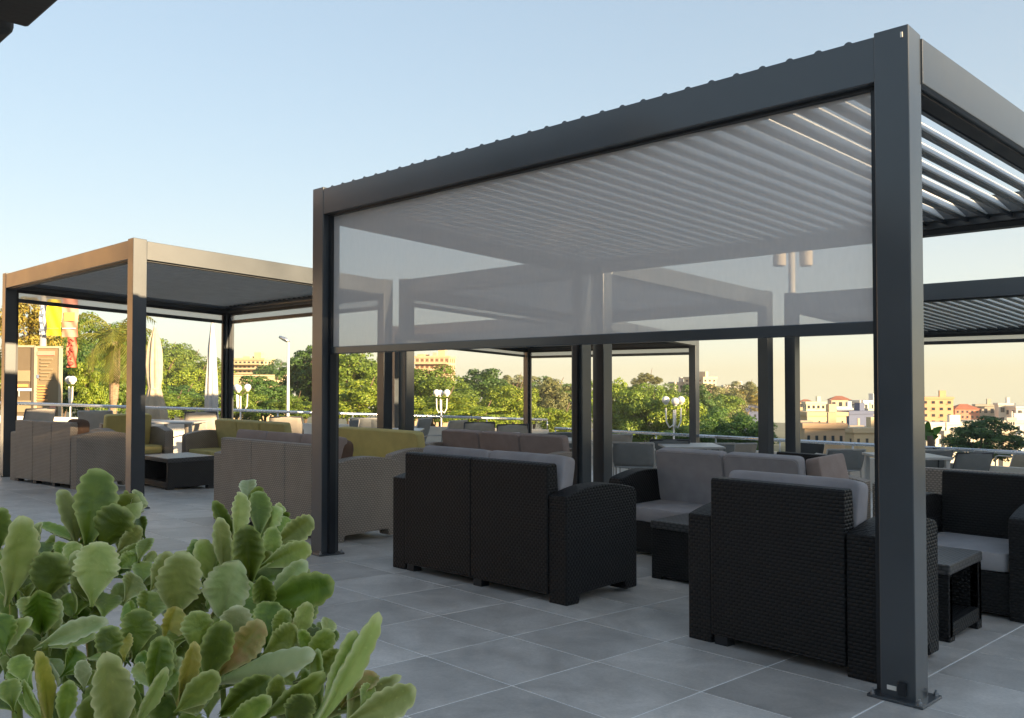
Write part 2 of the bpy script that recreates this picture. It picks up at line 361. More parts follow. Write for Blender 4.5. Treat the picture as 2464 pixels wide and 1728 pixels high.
# the house behind the camera: its canopy edge shows at the top left
house = empty('house', (-3.0, 0, 0), 0, 'dark canopy edge of the house above the terrace', 'house')
def part(mb, name, m, parent, **kw): return mb.build(name, m, parent, **kw)
part(MB().box(-12.0, -5.0, -2.0, 14.0, -0.4, 3.2), 'wall', M['plaster'], house)
part(MB().box(-5.0, 4.48, 4.30, 5.11, 3.2, 3.50), 'canopy_slab', M['concrete_dark'], house, bevel=0.02)
part(MB().box(-5.0, 4.46, 5.24, 14.0, 3.2, 3.50), 'canopy_slab', M['concrete_dark'], house, bevel=0.05, seg=3)
part(MB().box(-5.0, 4.36, 5.0, 5.3, 3.24, 3.46), 'canopy_joint', M['black_trim'], house)
for k in range(4): part(MB().box(-5.02, -4.96, -1.0 + k * 3.6, 1.4 + k * 3.6, 0.1, 2.5), 'window', M['window_glass'], house)
# unseen block added behind the viewer, sized so its shadow covers the terrace
block = empty('unseen_block', (0, -60, -4.0), 0, 'unseen apartment block added behind the viewer to shade the terrace', 'building')
part(MB().box(-60.0, 75.0, -14.0, 0.0, 0.0, 17.08), 'wall', M['plaster'], block)
part(MB().box(-60.3, 75.3, -14.3, 0.3, 17.08, 17.43), 'roof_slab', M['concrete_dark'], block)
for r_ in range(5):
    for k in range(31): part(MB().box(-57.0 + k * 4.3, -55.2 + k * 4.3, -0.05, 0.03, 1.2 + 3.2 * r_, 2.9 + 3.2 * r_), 'window', M['window_glass'], block)

ochre_reflector = empty('unseen_block', (-22, 46, -4.0), 0, 'unseen ochre block added beyond the left end of the terrace for tan reflections', 'building')  # unseen, added so the left pergola beams reflect a warm tan
part(MB().box(0, 24.0, 0.0, 12.0, 0.0, 17.0), 'wall', mat('ochre_reflector_wall', (0.44, 0.29, 0.16), 0.9, 0.1, 0.4), ochre_reflector)
for r_ in range(4):
    for k in range(6): part(MB().box(1.5 + k * 3.9, 3.0 + k * 3.9, -0.05, 0.03, 1.6 + 3.8 * r_, 3.4 + 3.8 * r_), 'window', M['window_glass'], ochre_reflector)

# ================================================================== PERGOLAS
PW, BT, ZT, ZB, ZP = 0.14, 0.13, 2.735, 2.545, 2.750
def pergola(name, label, c, tilt, lmat, screens=(), pitch=0.135, detail=True, guides=()):
    """c: outer corners front-right, front-left, back-left, back-right (x, y)"""
    root = empty(name, (c[0][0], c[0][1], gz(c[0][0])), 0, label, 'pergola', 'louvred pergolas on the terrace')
    ox, oy, oz = root.location
    def W(x, y, h): return (x - ox, y - oy, gz(x) + h - oz)
    sgn = [(1, 1), (1, -1), (-1, -1), (-1, 1)]
    posts = []
    for (x, y), (sx, sy) in zip(c, sgn):
        x0, x1 = sorted((x, x + sx * PW)); y0, y1 = sorted((y, y + sy * PW))
        m = MB().hexa([W(x0, y0, 0.008), W(x1, y0, 0.008), W(x1, y1, 0.008), W(x0, y1, 0.008), W(x0, y0, ZP), W(x1, y0, ZP), W(x1, y1, ZP), W(x0, y1, ZP)])
        p = m.build('post', M['anthracite'], root, bevel=0.004)
        b = MB().hexa([W(x0 - .04, y0 - .04, 0.006), W(x1 + .04, y0 - .04, 0.006), W(x1 + .04, y1 + .04, 0.006), W(x0 - .04, y1 + .04, 0.006),
                       W(x0 - .04, y0 - .04, 0.018), W(x1 + .04, y0 - .04, 0.018), W(x1 + .04, y1 + .04, 0.018), W(x0 - .04, y1 + .04, 0.018)])
        b.build('base_plate', M['anthracite'], p, bevel=0.002)
        if detail:
            for ax in (x0 - .022, x1 + .022):
                for ay in (y0 - .022, y1 + .022):
                    bx, by, bz = W(ax, ay, 0.018)
                    MB().lathe([(0.010, 0), (0.010, 0.010), (0.005, 0.012), (0.005, 0.022)], 8, (bx, by, bz)).build('anchor_bolt', M['bolt'], p)
        posts.append((x0, x1, y0, y1))
    def beam(a, b, inn, hb_=2.505, nm='beam'):
        """a,b: ends on the outer face, inn: inward unit vector"""
        e = 0.003
        o1 = (a[0] + inn[0] * e, a[1] + inn[1] * e); o2 = (b[0] + inn[0] * e, b[1] + inn[1] * e)
        i1 = (a[0] + inn[0] * BT, a[1] + inn[1] * BT); i2 = (b[0] + inn[0] * BT, b[1] + inn[1] * BT)
        q = MB().hexa([W(*o1, ZB), W(*o2, ZB), W(*i2, ZB), W(*i1, ZB), W(*o1, ZT), W(*o2, ZT), W(*i2, ZT), W(*i1, ZT)]).build(nm, M['anthracite'], root, bevel=0.003)
        # inner gutter lip
        def off(p, d): return (p[0] + inn[0] * d, p[1] + inn[1] * d)
        MB().hexa([W(*off(a, BT), 2.590), W(*off(b, BT), 2.590), W(*off(b, BT + .055), 2.590), W(*off(a, BT + .055), 2.590),
                   W(*off(a, BT), 2.606), W(*off(b, BT), 2.606), W(*off(b, BT + .055), 2.606), W(*off(a, BT + .055), 2.606)]).build('gutter', M['anthracite'], q)
        MB().hexa([W(*off(a, .045), hb_), W(*off(b, .045), hb_), W(*off(b, .115), hb_), W(*off(a, .115), hb_),
                   W(*off(a, .045), ZB + .001), W(*off(b, .045), ZB + .001), W(*off(b, .115), ZB + .001), W(*off(a, .115), ZB + .001)]).build('screen_housing', M['black_trim'], q)
        return q
    def lerp(a, b, t): return (a[0] + (b[0] - a[0]) * t, a[1] + (b[1] - a[1]) * t)
    def shrink(a, b):
        d = math.hypot(b[0] - a[0], b[1] - a[1]); return lerp(a, b, PW / d), lerp(a, b, 1 - PW / d)
    sides = {'front': (c[0], c[1], (1, 0)), 'left': (c[1], c[2], (0, -1)), 'back': (c[2], c[3], (-1, 0)), 'right': (c[3], c[0], (0, 1))}
    for k, (a, b, inn) in sides.items():
        aa, bb = shrink(a, b); beam(aa, bb, inn, 2.533 if k in ('front', 'right') else 2.505)
    # louvres run front to back
    n = int((c[1][1] - c[0][1] - 2 * BT - 0.06) / pitch); bw, th = (0.156 if lmat is M['louver'] else 0.134), 0.020
    ca, sa = math.cos(tilt), math.sin(tilt)
    prof = [(-bw / 2, -th / 2), (bw / 2 - .012, -th / 2), (bw / 2, -th / 2 - .016), (bw / 2, th / 2), (-bw / 2 + .02, th / 2), (-bw / 2, th / 2 + .010)]
    prof = [(u * ca + v * sa, -u * sa + v * ca) for u, v in prof]
    hz = 2.645 if lmat is M['louver'] else 2.66
    for i in range(n):
        t = (BT + 0.03 + pitch * (i + 0.5)) / (c[1][1] - c[0][1])
        f_ = lerp(c[0], c[1], t); b_ = lerp(c[3], c[2], t)
        xa, xb = f_[0] + BT - 0.05 if lmat is M['louver'] else f_[0] + BT, b_[0] - BT
        m = MB(); k = len(prof)
        m.add([W(xa, f_[1] + u, hz + v) for u, v in prof] + [W(xb, b_[1] + u, hz + v) for u, v in prof],
              [tuple(range(k)), tuple(range(k, 2 * k))[::-1]] + [((j + 1) % k, j, k + j, k + (j + 1) % k) for j in range(k)])
        lo = m.build('louver', lmat, root)
        if True:                      # lower lip coloured dark to stand in for the shaded gap between blades
            ue, ve = -bw / 2 * ca, bw / 2 * sa; hk = .016 if lmat is M['louver'] else .003
            MB().hexa([W(xa, f_[1] + ue - .010, hz + ve - hk), W(xb, b_[1] + ue - .010, hz + ve - hk), W(xb, b_[1] + ue + .012, hz + ve - hk), W(xa, f_[1] + ue + .012, hz + ve - hk),
                       W(xa, f_[1] + ue - .010, hz + ve + (.004 if hk > .01 else -.001)), W(xb, b_[1] + ue - .010, hz + ve + (.004 if hk > .01 else -.001)), W(xb, b_[1] + ue + .012, hz + ve + (.004 if hk > .01 else -.001)), W(xa, f_[1] + ue + .012, hz + ve + (.004 if hk > .01 else -.001))]).build('shade_lip', M['anthracite'], lo)
        if lmat is M['louver'] and detail:     # end cap carrying the pivot, peeping over the front beam
            m2 = MB(); xq = f_[0] + BT * 0.35
            arc = [(.040 + .024 * math.cos(R(q_)), 2.737 + .026 * math.sin(R(q_))) for q_ in range(180, -1, -30)]
            k2 = len(arc)
            m2.add([W(xq, f_[1] + u, h) for u, h in arc] + [W(xq + .02, f_[1] + u, h) for u, h in arc],
                   [tuple(range(k2)), tuple(range(k2, 2 * k2))[::-1]] + [((j + 1) % k2, j, k2 + j, k2 + (j + 1) % k2) for j in range(k2)])
            m2.build('end_cap', M['anthracite'], lo)
    # roller screens: fabric, bottom bar and side guides
    for side, bottom, fm in screens:
        a, b, inn = sides[side]; aa, bb = shrink(a, b); q = 0.075
        def off(p, d): return (p[0] + inn[0] * d, p[1] + inn[1] * d)
        dx, dy = (bb[0] - aa[0]), (bb[1] - aa[1]); dl = math.hypot(dx, dy); ux, uy = dx / dl, dy / dl
        A, B = (aa[0] + ux * .03, aa[1] + uy * .03), (bb[0] - ux * .03, bb[1] - uy * .03)
        pa, pb = off(A, q), off(B, q); pa2, pb2 = off(A, q + .002), off(B, q + .002)
        m = MB(); nx = 40
        for i in range(nx + 1):
            for h in (bottom, ZB):
                t = i / nx; wv = (0.007 * math.sin(t * 17.0) + 0.004 * math.sin(t * 41.0 + 1.0)) * (1 if h == bottom else .4) * (0 if i in (0, nx) else 1)
                pt = off(lerp(A, B, t), q + wv); m.v.append(W(*pt, h))
        for i in range(nx): m.f.append((2 * i, 2 * i + 2, 2 * i + 3, 2 * i + 1))
        fo = m.build('screen_fabric', fm, root, smooth=True)
        b1, b2, b3, b4 = off(A, q - .018), off(B, q - .018), off(B, q + .018), off(A, q + .018)
        MB().hexa([W(*b1, bottom - .05), W(*b2, bottom - .05), W(*b3, bottom - .05), W(*b4, bottom - .05), W(*b1, bottom + .003), W(*b2, bottom + .003), W(*b3, bottom + .003), W(*b4, bottom + .003)]).build('bottom_bar', M['anthracite'], fo, bevel=0.004)
    for side in guides:
        a, b, inn = sides[side]; aa, bb = shrink(a, b)
        d = math.hypot(bb[0] - aa[0], bb[1] - aa[1]); ux, uy = (bb[0] - aa[0]) / d, (bb[1] - aa[1]) / d
        for p, s_ in ((aa, 1), (bb, -1)):
            pts = [(p[0] + inn[0] * e + ux * f_ * s_, p[1] + inn[1] * e + uy * f_ * s_) for e, f_ in ((.05, .001), (.05, .034), (.10, .034), (.10, .001))]
            MB().hexa([W(*pp, 0.02) for pp in pts] + [W(*pp, ZB - .002) for pp in pts]).build('screen_guide', M['black_trim'], root)
    return root

main = pergola('pergola', 'large dark grey pergola in front with a half lowered grey screen',
        [(3.615, 1.29), (3.615, 5.66), (6.72, 5.62), (6.72, 1.08)], R(-50), M['louver'], screens=(('front', 1.552, M['screen']),), guides=('front', 'left'))
second = pergola('pergola', 'dark grey pergola on the left with closed louvres and sunlit beams',
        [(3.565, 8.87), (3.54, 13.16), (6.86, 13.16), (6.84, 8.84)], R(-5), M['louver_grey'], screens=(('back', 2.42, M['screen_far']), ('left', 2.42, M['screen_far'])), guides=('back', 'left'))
third = pergola('pergola', 'dark grey pergola behind the screen over the taupe sofa',
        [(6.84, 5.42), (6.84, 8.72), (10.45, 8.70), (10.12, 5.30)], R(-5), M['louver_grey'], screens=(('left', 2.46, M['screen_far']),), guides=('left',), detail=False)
fourth = pergola('pergola', 'dark grey pergola farthest to the right with open pale louvres',
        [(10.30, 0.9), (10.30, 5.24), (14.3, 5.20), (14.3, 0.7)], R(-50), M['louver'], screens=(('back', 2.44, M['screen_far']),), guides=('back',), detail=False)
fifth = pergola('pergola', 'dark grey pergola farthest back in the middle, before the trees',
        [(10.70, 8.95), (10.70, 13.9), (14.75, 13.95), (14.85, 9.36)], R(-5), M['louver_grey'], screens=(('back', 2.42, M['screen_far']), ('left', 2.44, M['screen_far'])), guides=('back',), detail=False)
# maker's plate and drain spout at the foot of the near post
MB().box(-0.004, 0.002, 0.075, 0.112, 0.045, 0.062).build('plate', M['white_paint'], main)
MB().box(-0.016, 0.002, 0.035, 0.065, 0.035, 0.085).build('drain_outlet', M['black_trim'], main)
MB().box(-0.006, 0.001, 0.022, 0.030, 2.70, 2.722).build('plate', M['white_paint'], main)

# ================================================================== BALUSTRADE along the terrace edge
def balustrade(name, label, pts, hr, hp, step, bent=False):
    root = empty(name, (pts[0][0], pts[0][1], gz(pts[0][0])), 0, label, 'railing')
    ox, oy, oz = root.location
    def W(x, y, h): return (x - ox, y - oy, gz(x) + h - oz)
    for (a, b) in zip(pts[:-1], pts[1:]):
        d = math.hypot(b[0] - a[0], b[1] - a[1]); n = max(1, round(d / step))
        MB().tube([W(a[0] + (b[0] - a[0]) * i / n, a[1] + (b[1] - a[1]) * i / n, hr) for i in range(n + 1)], 0.030, 10).build('handrail', M['steel'], root, smooth=True)
        nx, ny = -(b[1] - a[1]) / d * .09, (b[0] - a[0]) / d * .09
        MB().hexa([W(a[0] - nx, a[1] - ny, -.3), W(b[0] - nx, b[1] - ny, -.3), W(b[0] + nx, b[1] + ny, -.3), W(a[0] + nx, a[1] + ny, -.3),
                   W(a[0] - nx, a[1] - ny, hp), W(b[0] - nx, b[1] - ny, hp), W(b[0] + nx, b[1] + ny, hp), W(a[0] + nx, a[1] + ny, hp)]).build('parapet', M['parapet'], root, bevel=.01)
        for i in range(n + 1):
            x, y = a[0] + (b[0] - a[0]) * i / n, a[1] + (b[1] - a[1]) * i / n
            MB().tube([W(x, y, hp), W(x, y, hr - .028)], 0.016, 8).build('post', M['steel'], root, smooth=True)
    return root
balustrade('railing', 'steel handrail on a pale parapet along the left edge of the terrace', [(0.5, 19.6), (5.0, 17.79), (15.55, 14.05)], 0.95, 0.72, 1.5)
balustrade('railing', 'lower steel handrail on a parapet at the right edge of the terrace', [(15.0, 13.3), (14.85, 9.0), (14.6, 3.5), (14.4, -4.5)], 0.77, 0.55, 1.3)

# ================================================================== FURNITURE
def superbox(w, d, h, e=0.28, nu=28, nv=14, bulge=0.0):
    """soft-edged cushion block centred at the origin"""
    m = MB()
    def sp(a, p): return math.copysign(abs(a) ** p, a)
    for i in range(nv + 1):
        ph = -math.pi / 2 + math.pi * i / nv
        for j in range(nu):
            th = 2 * math.pi * j / nu
            x = sp(math.cos(ph), e) * sp(math.cos(th), e); y = sp(math.cos(ph), e) * sp(math.sin(th), e); z = sp(math.sin(ph), e)
            k = 1 + bulge * (1 - x * x) * (1 - y * y) if abs(z) > .5 else 1
            m.v.append((x * w / 2, y * d / 2, z * h / 2 * k))
    for i in range(nv):
        for j in range(nu): m.f.append((i * nu + j, i * nu + (j + 1) % nu, (i + 1) * nu + (j + 1) % nu, (i + 1) * nu + j))
    return m
def xf(m, mat4):
    m.v = [tuple(mat4 @ Vector(p)) for p in m.v]; return m
def rrect(w, h, r, n=5):
    pts = []
    for cx, cy, a0 in ((w / 2 - r, h / 2 - r, 0), (-w / 2 + r, h / 2 - r, 90), (-w / 2 + r, -h / 2 + r, 180), (w / 2 - r, -h / 2 + r, 270)):
        for k in range(n + 1):
            a = R(a0 + 90 * k / n); pts.append((cx + r * math.cos(a), cy + r * math.sin(a)))
    return pts

def arm_profile(D, fh=0.055, H=0.64, rise=0.045):
    p = [(0.0, 0.0), (0.12, 0.0), (0.135, fh), (D - 0.135, fh), (D - 0.12, 0.0), (D, 0.0), (D, H - 0.045), (D - 0.012, H - 0.012)]
    n = 10
    for i in range(n + 1):
        t = i / n; y = (D - 0.03) * (1 - t); p.append((y, H - 0.02 + (rise + .02) * math.sin(math.pi * (0.10 + 0.82 * (1 - t))) - .0))
    return p
def sofa(label, W, n, wv, seat_m, back_m=None, D=0.72, BH=0.82, cat='sofa', name='rattan_sofa', group=None, piping=True, seatH=0.30, cushH=0.46, one_back=False, bothup=0.05):
    """origin at the middle of the back foot line; front is +y"""
    root = empty(name, (0, 0, 0), 0, label, cat, group); aw = 0.135
    for s in (-1, 1):
        m = MB().prism(arm_profile(D), s * W / 2, s * (W / 2 - aw), 'x')
        if s > 0: m.f = [f[::-1] for f in m.f]
        m.f = [f[::-1] for f in m.f]
        m.build('arm', wv, root, bevel=0.010, seg=3)
    iw = W - 2 * aw; pw = iw / n
    for i in range(n):
        x0 = -iw / 2 + pw * i
        a, b = x0 + 0.003, x0 + pw - 0.003
        prof = [(-0.006, 0.055), (0.20, 0.055), (0.20, 0.28), (0.125, 0.34), (0.085, BH - 0.01), (0.07, BH), (0.004, BH), (-0.006, BH - 0.01)]
        MB().prism(prof, a, b, 'x').build('back_panel', wv, root, bevel=0.008, seg=2)
    for i in range(n):   # feet under the back
        x0 = -iw / 2 + pw * i
        MB().box(x0 + .02, x0 + .09, 0.0, 0.07, 0.0, 0.057).build('foot', M['black_trim'], root)
    MB().box(-iw / 2 + .002, iw / 2 - .002, 0.19, D - 0.03, 0.055, seatH).build('seat_base', wv, root, bevel=0.006)
    for i in range(n):
        x = -iw / 2 + pw * (i + 0.5)
        c = superbox(pw - 0.008, D - 0.15, 0.115, 0.16, bulge=0.08); c = xf(c, Matrix.Translation((x, 0.125 + (D - 0.15) / 2, seatH + 0.057)))
        co = c.build('seat_cushion', seat_m, root, smooth=True)
        if piping:
            rr = rrect(pw - 0.03, D - 0.17, 0.04)
            MB().tube([(x + p, 0.125 + (D - 0.15) / 2 + q, seatH + 0.108) for p, q in rr], 0.005, 6, closed=True).build('piping', seat_m, co, smooth=True)
    if back_m is not None:
        nb = 1 if one_back else n; bw = iw / nb
        for i in range(nb):
            x = -iw / 2 + bw * (i + 0.5)
            c = superbox(bw - 0.006, cushH, 0.115, 0.13, bulge=0.10)
            zc = seatH + 0.11 + cushH / 2; up = BH + bothup - cushH / 2
            mt = Matrix.Translation((x + random.uniform(-.004, .004), 0.172, max(zc, up) - .012)) @ Matrix.Rotation(R(-10 + random.uniform(-2, 2)), 4, 'X') @ Matrix.Rotation(R(90), 4, 'X')
            co = xf(c, mt).build('back_cushion', back_m, root, smooth=True)
            if piping:
                rr = rrect(bw - 0.03, cushH - 0.03, 0.05)
                MB().tube([tuple(mt @ Vector((p, q, s_))) for p, q in rr for s_ in (-0.055,)], 0.005, 6, closed=True).build('piping', back_m, co, smooth=True)
    return root
def put(o, x, y, rz, dz=0.0):
    o.location = (x, y, gz(x) + 0.006 + dz); o.rotation_euler = (0, 0, rz); return o
FX, BX, FYM = R(-90), R(90), R(180)       # facing +X, -X, -Y

WB, WT = M['weave_black'], M['weave_taupe']
put(sofa('black wicker two seat sofa seen from behind, under the screen', 1.56, 2, WB, M['cushion_grey'], M['cushion_grey'], BH=.82, bothup=.02), 3.795, 4.085, FX + R(2), -.012)
put(sofa('black wicker armchair seen from behind, beside the near post', 0.96, 1, WB, M['cushion_grey'], M['cushion_grey'], BH=.83, bothup=.035, cat='armchair', name='rattan_armchair'), 3.785, 1.985, FX - R(1.2), -.012)
put(sofa('black wicker two seat sofa facing the viewer with grey back cushions', 1.58, 2, WB, M['cushion_grey'], M['cushion_grey'], BH=.76, bothup=.08), 6.42, 3.68, BX, .0)
put(sofa('black wicker armchair facing the viewer at the right edge, pale seat only', 0.84, 1, WB, M['cushion_pale'], None, BH=.82, cat='armchair', name='rattan_armchair'), 6.36, 1.77, BX, .0)
put(sofa('taupe wicker three seat sofa under the left pergola with a brown pillow', 1.62, 3, WT, M['cushion_taupe'], None, BH=.80), 3.63, 11.76, FX + R(9.5), -.012)
put(sofa('grey taupe wicker three seat sofa behind the left post of the front pergola', 1.86, 3, WT, M['cushion_taupe'], M['cushion_taupe'], BH=.79, bothup=-.02), 3.95, 6.87, FX + R(2.5), -.012)
put(sofa('taupe sofa with one wide mustard yellow back cushion beyond the front pergola', 1.92, 1, WT, M['cushion_yellow'], M['cushion_yellow'], BH=.71, one_back=True, cushH=.46), 6.55, 8.5, BX)
put(sofa('taupe sofa with three olive green back cushions under the left pergola', 2.3, 3, WT, M['cushion_yellow'], M['cushion_olive'], BH=.70, bothup=.09), 6.62, 11.65, BX)
put(sofa('taupe armchair with mustard yellow back cushion at the far side of the left pergola', 0.95, 1, WT, M['cushion_yellow'], M['cushion_yellow'], BH=.74, one_back=True, cushH=.48, cat='armchair', name='rattan_armchair'), 5.27, 13.45, FYM)
put(sofa('taupe wicker sofa with three dusty brown back cushions behind the black sofa', 2.45, 3, WT, M['cushion_taupe'], M['cushion_taupe'], BH=.70, bothup=.07), 7.98, 7.82, BX)
put(sofa('black wicker armchair beyond the front pergola left of the near post', 0.9, 1, WB, M['cushion_grey'], None, BH=.80, cat='armchair', name='rattan_armchair'), 8.3, 3.98, BX + R(-8))
put(sofa('taupe wicker armchair half hidden by the near black armchair', 0.85, 1, WT, M['cushion_taupe'], M['cushion_taupe'], BH=.62, cat='armchair', name='rattan_armchair', bothup=.02), 6.6, 2.8, FX + R(95))
put(sofa('pale taupe wicker sofa seen behind the right black armchair', 2.2, 2, WT, M['cushion_taupe'], None, BH=.79), 7.15, 1.75, FX + R(4))

def pillow(label, loc, rot, m, w=0.40):
    c = superbox(w, w, 0.14, 0.45, bulge=0.5)
    o = c.build('throw_pillow', m, None, smooth=True); o.location = loc; o.rotation_euler = rot
    return tag(o, label, 'pillow')
pillow('brown throw pillow on the leftmost taupe sofa', (3.63 + .235, 11.76 - .50, 0.66), (R(80), 0, R(-78)), M['cushion_brown'], .34)
pillow('brown throw pillow on the grey taupe sofa by the post', (3.95 + .27, 6.87 - .62, 0.64), (R(76), 0, R(-84)), M['cushion_brown'], .34)

def table_box(label, x0, x1, y0, y1, H, wv, open_side, name='coffee_table'):
    z = gz((x0 + x1) / 2) - .012
    root = empty(name, ((x0 + x1) / 2, (y0 + y1) / 2, z), 0, label, 'table'); a, b = (x1 - x0) / 2, (y1 - y0) / 2; t = 0.05
    MB().box(-a - .006, a + .006, -b - .006, b + .006, H - .055, H).build('top', M['table_top'], root, bevel=.010, seg=3)
    walls = {'-x': (-a, -a + t, -b, b), '+x': (a - t, a, -b, b), '-y': (-a, a, -b, -b + t), '+y': (-a, a, b - t, b)}
    for k, (u0, u1, v0, v1) in walls.items():
        if k == open_side:
            if k[1] == 'x':
                MB().box(u0, u1, -b + .001, -b + t, .05, H - .056).build('post', wv, root, bevel=.006); MB().box(u0, u1, b - t, b - .001, .05, H - .056).build('post', wv, root, bevel=.006)
                MB().box(u0, u1, -b + t, b - t, .05, .125).build('rail', wv, root, bevel=.006)
            else:
                MB().box(-a + .001, -a + t, v0, v1, .05, H - .056).build('post', wv, root, bevel=.006); MB().box(a - t, a - .001, v0, v1, .05, H - .056).build('post', wv, root, bevel=.006)
                MB().box(-a + t, a - t, v0, v1, .05, .125).build('rail', wv, root, bevel=.006)
        else:
            e = .002 if k[1] == 'y' else 0.0
            MB().box(u0 + e, u1 - e, v0 + e, v1 - e, .05, H - .056).build('side_panel', wv, root, bevel=.006)
    MB().box(-a + .06, a - .06, -b + .06, b - .06, .10, .12).build('shelf', wv, root)
    for sx in (-1, 1):
        for sy in (-1, 1): MB().box(min(sx * a, sx * (a - .08)), max(sx * a, sx * (a - .08)), min(sy * b, sy * (b - .08)), max(sy * b, sy * (b - .08)), 0, .052).build('foot', wv, root, bevel=.004)
    return root
table_box('black wicker coffee table between the two black sofas', 4.98, 5.52, 2.85, 3.53, .43, WB, '+x')
table_box('small open black wicker side table right of the near post', 4.80, 5.33, 1.54, 1.97, .43, WB, '-y', 'side_table')
table_box('dark brown wicker coffee table under the left pergola', 4.67, 5.27, 10.50, 11.25, .42, M['weave_brown'], '-x')

# ------------------------------------------------------------------ sling chairs and cafe tables beyond
def sling_chair(label, x, y, rz, cloth, frame, bh=0.93, w=0.54, group='sling chairs of the open terrace'):
    root = empty('sling_chair', (x, y, gz(x) + .006), rz, label, 'chair', group); h = w / 2
    for s in (-1, 1):
        MB().tube([(s * h, -.04, 0), (s * h, .0, .40), (s * h, -.02, .46), (s * h, -.17, bh)], .013, 8).build('back_frame', frame, root, smooth=True)
        MB().tube([(s * h, .44, 0), (s * h, .42, .40), (s * h, .40, .62), (s * h, .30, .645), (s * h, -.07, .66)], .012, 8).build('arm_frame', frame, root, smooth=True)
        MB().tube([(s * h, -.01, .42), (s * h, .44, .43)], .012, 8).build('seat_rail', frame, root, smooth=True)
    MB().tube([(-h, -.172, bh), (h, -.172, bh)], .014, 8).build('top_rail', frame, root, smooth=True)
    m = MB(); nx, ny = 6, 8
    for i in range(ny + 1):
        t = i / ny; z = .44 + (bh - .44) * t; y0 = -.015 - .155 * t + .02 * math.sin(math.pi * t) * -1
        for j in range(nx + 1): m.v.append((-h + w * j / nx, y0 - .018 * math.sin(math.pi * j / nx), z))
    for i in range(ny):
        for j in range(nx): a = i * (nx + 1) + j; m.f.append((a, a + 1, a + nx + 2, a + nx + 1))
    so = m.build('back_sling', cloth, root, smooth=True); sm = so.modifiers.new('thick', 'SOLIDIFY'); sm.thickness = .006
    m = MB()
    for i in range(ny + 1):
        t = i / ny
        for j in range(nx + 1): m.v.append((-h + w * j / nx, .0 + .44 * t, .43 - .02 * math.sin(math.pi * j / nx)))
    for i in range(ny):
        for j in range(nx): a = i * (nx + 1) + j; m.f.append((a, a + 1, a + nx + 2, a + nx + 1))
    so = m.build('seat_sling', cloth, root, smooth=True); sm = so.modifiers.new('thick', 'SOLIDIFY'); sm.thickness = .006
    return root
def chair_at(px0, px1, pyt, face, cloth, frame, label, bh=0.93):
    """a chair whose back top spans these photograph columns at this height"""
    wpx = px1 - px0; lo, hi = 5.0, 24.0
    for _ in range(40):
        d = (lo + hi) / 2; q = atd((px0 + px1) / 2, pyt, d)
        if q.z - gz(q.x) > bh: lo = d
        else: hi = d
    # fall back on the depth that gives the chair its width when the height does not settle it
    dw = F_PX * 0.56 * max(.45, abs(math.cos(face))) / wpx
    d = min(max(d, 8.0), 16.5) if 6 < d < 23 else dw
    d = 0.35 * d + 0.65 * min(max(dw, 7.4), 16.5)
    q = atd((px0 + px1) / 2, pyt, d)
    b = min(1.02, max(.74, q.z - gz(q.x)))
    fwv = Vector((FWH.x, FWH.y, 0)); a = math.atan2(fwv.y, fwv.x) - math.pi / 2 + face
    off = Vector((math.sin(-a), math.cos(-a), 0)) * .172
    return sling_chair(label, q.x + off.x, q.y + off.y, a, cloth, frame, b)
sg, sb, sd, fp, fd = M['sling_grey'], M['sling_beige'], M['sling_dark'], M['frame_pale'], M['frame_dark']
CH = [
 (455, 512, 992, 0.3, sb, fd, 'beige sling chair right of the closed beige parasol'),
 (660, 716, 1004, 0.2, sb, fd, 'beige sling chair behind the olive cushions'),
 (196, 262, 990, 0.2, sb, fp, 'pale sling chair behind the leftmost taupe sofa'),
 (85, 113, 985, 1.1, sb, fd, 'sling chair turned sideways near the printed boards'),
 (850, 896, 1007, -0.25, sg, fp, 'grey sling chair above the yellow cushioned sofa'),
 (886, 914, 1008, 0.5, sg, fp, 'grey sling chair half hidden by the double posts'),
 (1014, 1034, 1009, 1.2, sg, fp, 'narrow white framed sling chair seen edge on'),
 (1090, 1116, 1014, 1.0, sb, fp, 'pale sling chair turned sideways next to the globe lamp'),
 (1132, 1176, 1017, 0.15, sb, fd, 'sunlit beige sling chair left of the middle thin post'),
 (1212, 1256, 1022, 0.15, sb, fd, 'sunlit beige sling chair right against the middle thin post'),
 (1246, 1320, 1046, 0.0, sg, fd, 'grey sling chair directly behind the brown cushions'),
 (1340, 1376, 1042, 0.3, sg, fp, 'grey sling chair just left of the paired posts'),
 (1462, 1502, 1046, 0.2, sb, fp, 'beige sling chair just right of the paired posts'),
 (1480, 1566, 1066, -0.2, sg, fp, 'large grey sling chair left of the grey sofa cushions'),
 (1572, 1652, 1059, -0.1, sg, fd, 'grey sling chair below the three globe lamp'),
 (1688, 1764, 1068, 0.1, sg, fp, 'grey sling chair behind the right grey sofa cushion'),
 (1764, 1802, 1072, 0.2, sb, fp, 'small beige sling chair below the dark green bush'),
 (1915, 1986, 1084, 0.0, sd, fp, 'dark sling chair right of the mast post'),
 (1990, 2084, 1085, 0.0, sg, fp, 'grey green sling chair in front of the rust coloured roofs'),
 (2226, 2292, 1084, 0.2, sg, fp, 'light grey sling chair close to the near post'),
 (2302, 2392, 1098, 0.0, sg, fd, 'grey sling chair with dark frame below the round tree'),
 (2440, 2520, 1104, 0.0, sb, fp, 'beige sling chair cut by the right picture edge'),
]
for a_, b_, y_, f_, c_, fr_, lb in CH: chair_at(a_, b_, y_, f_, c_, fr_, lb)

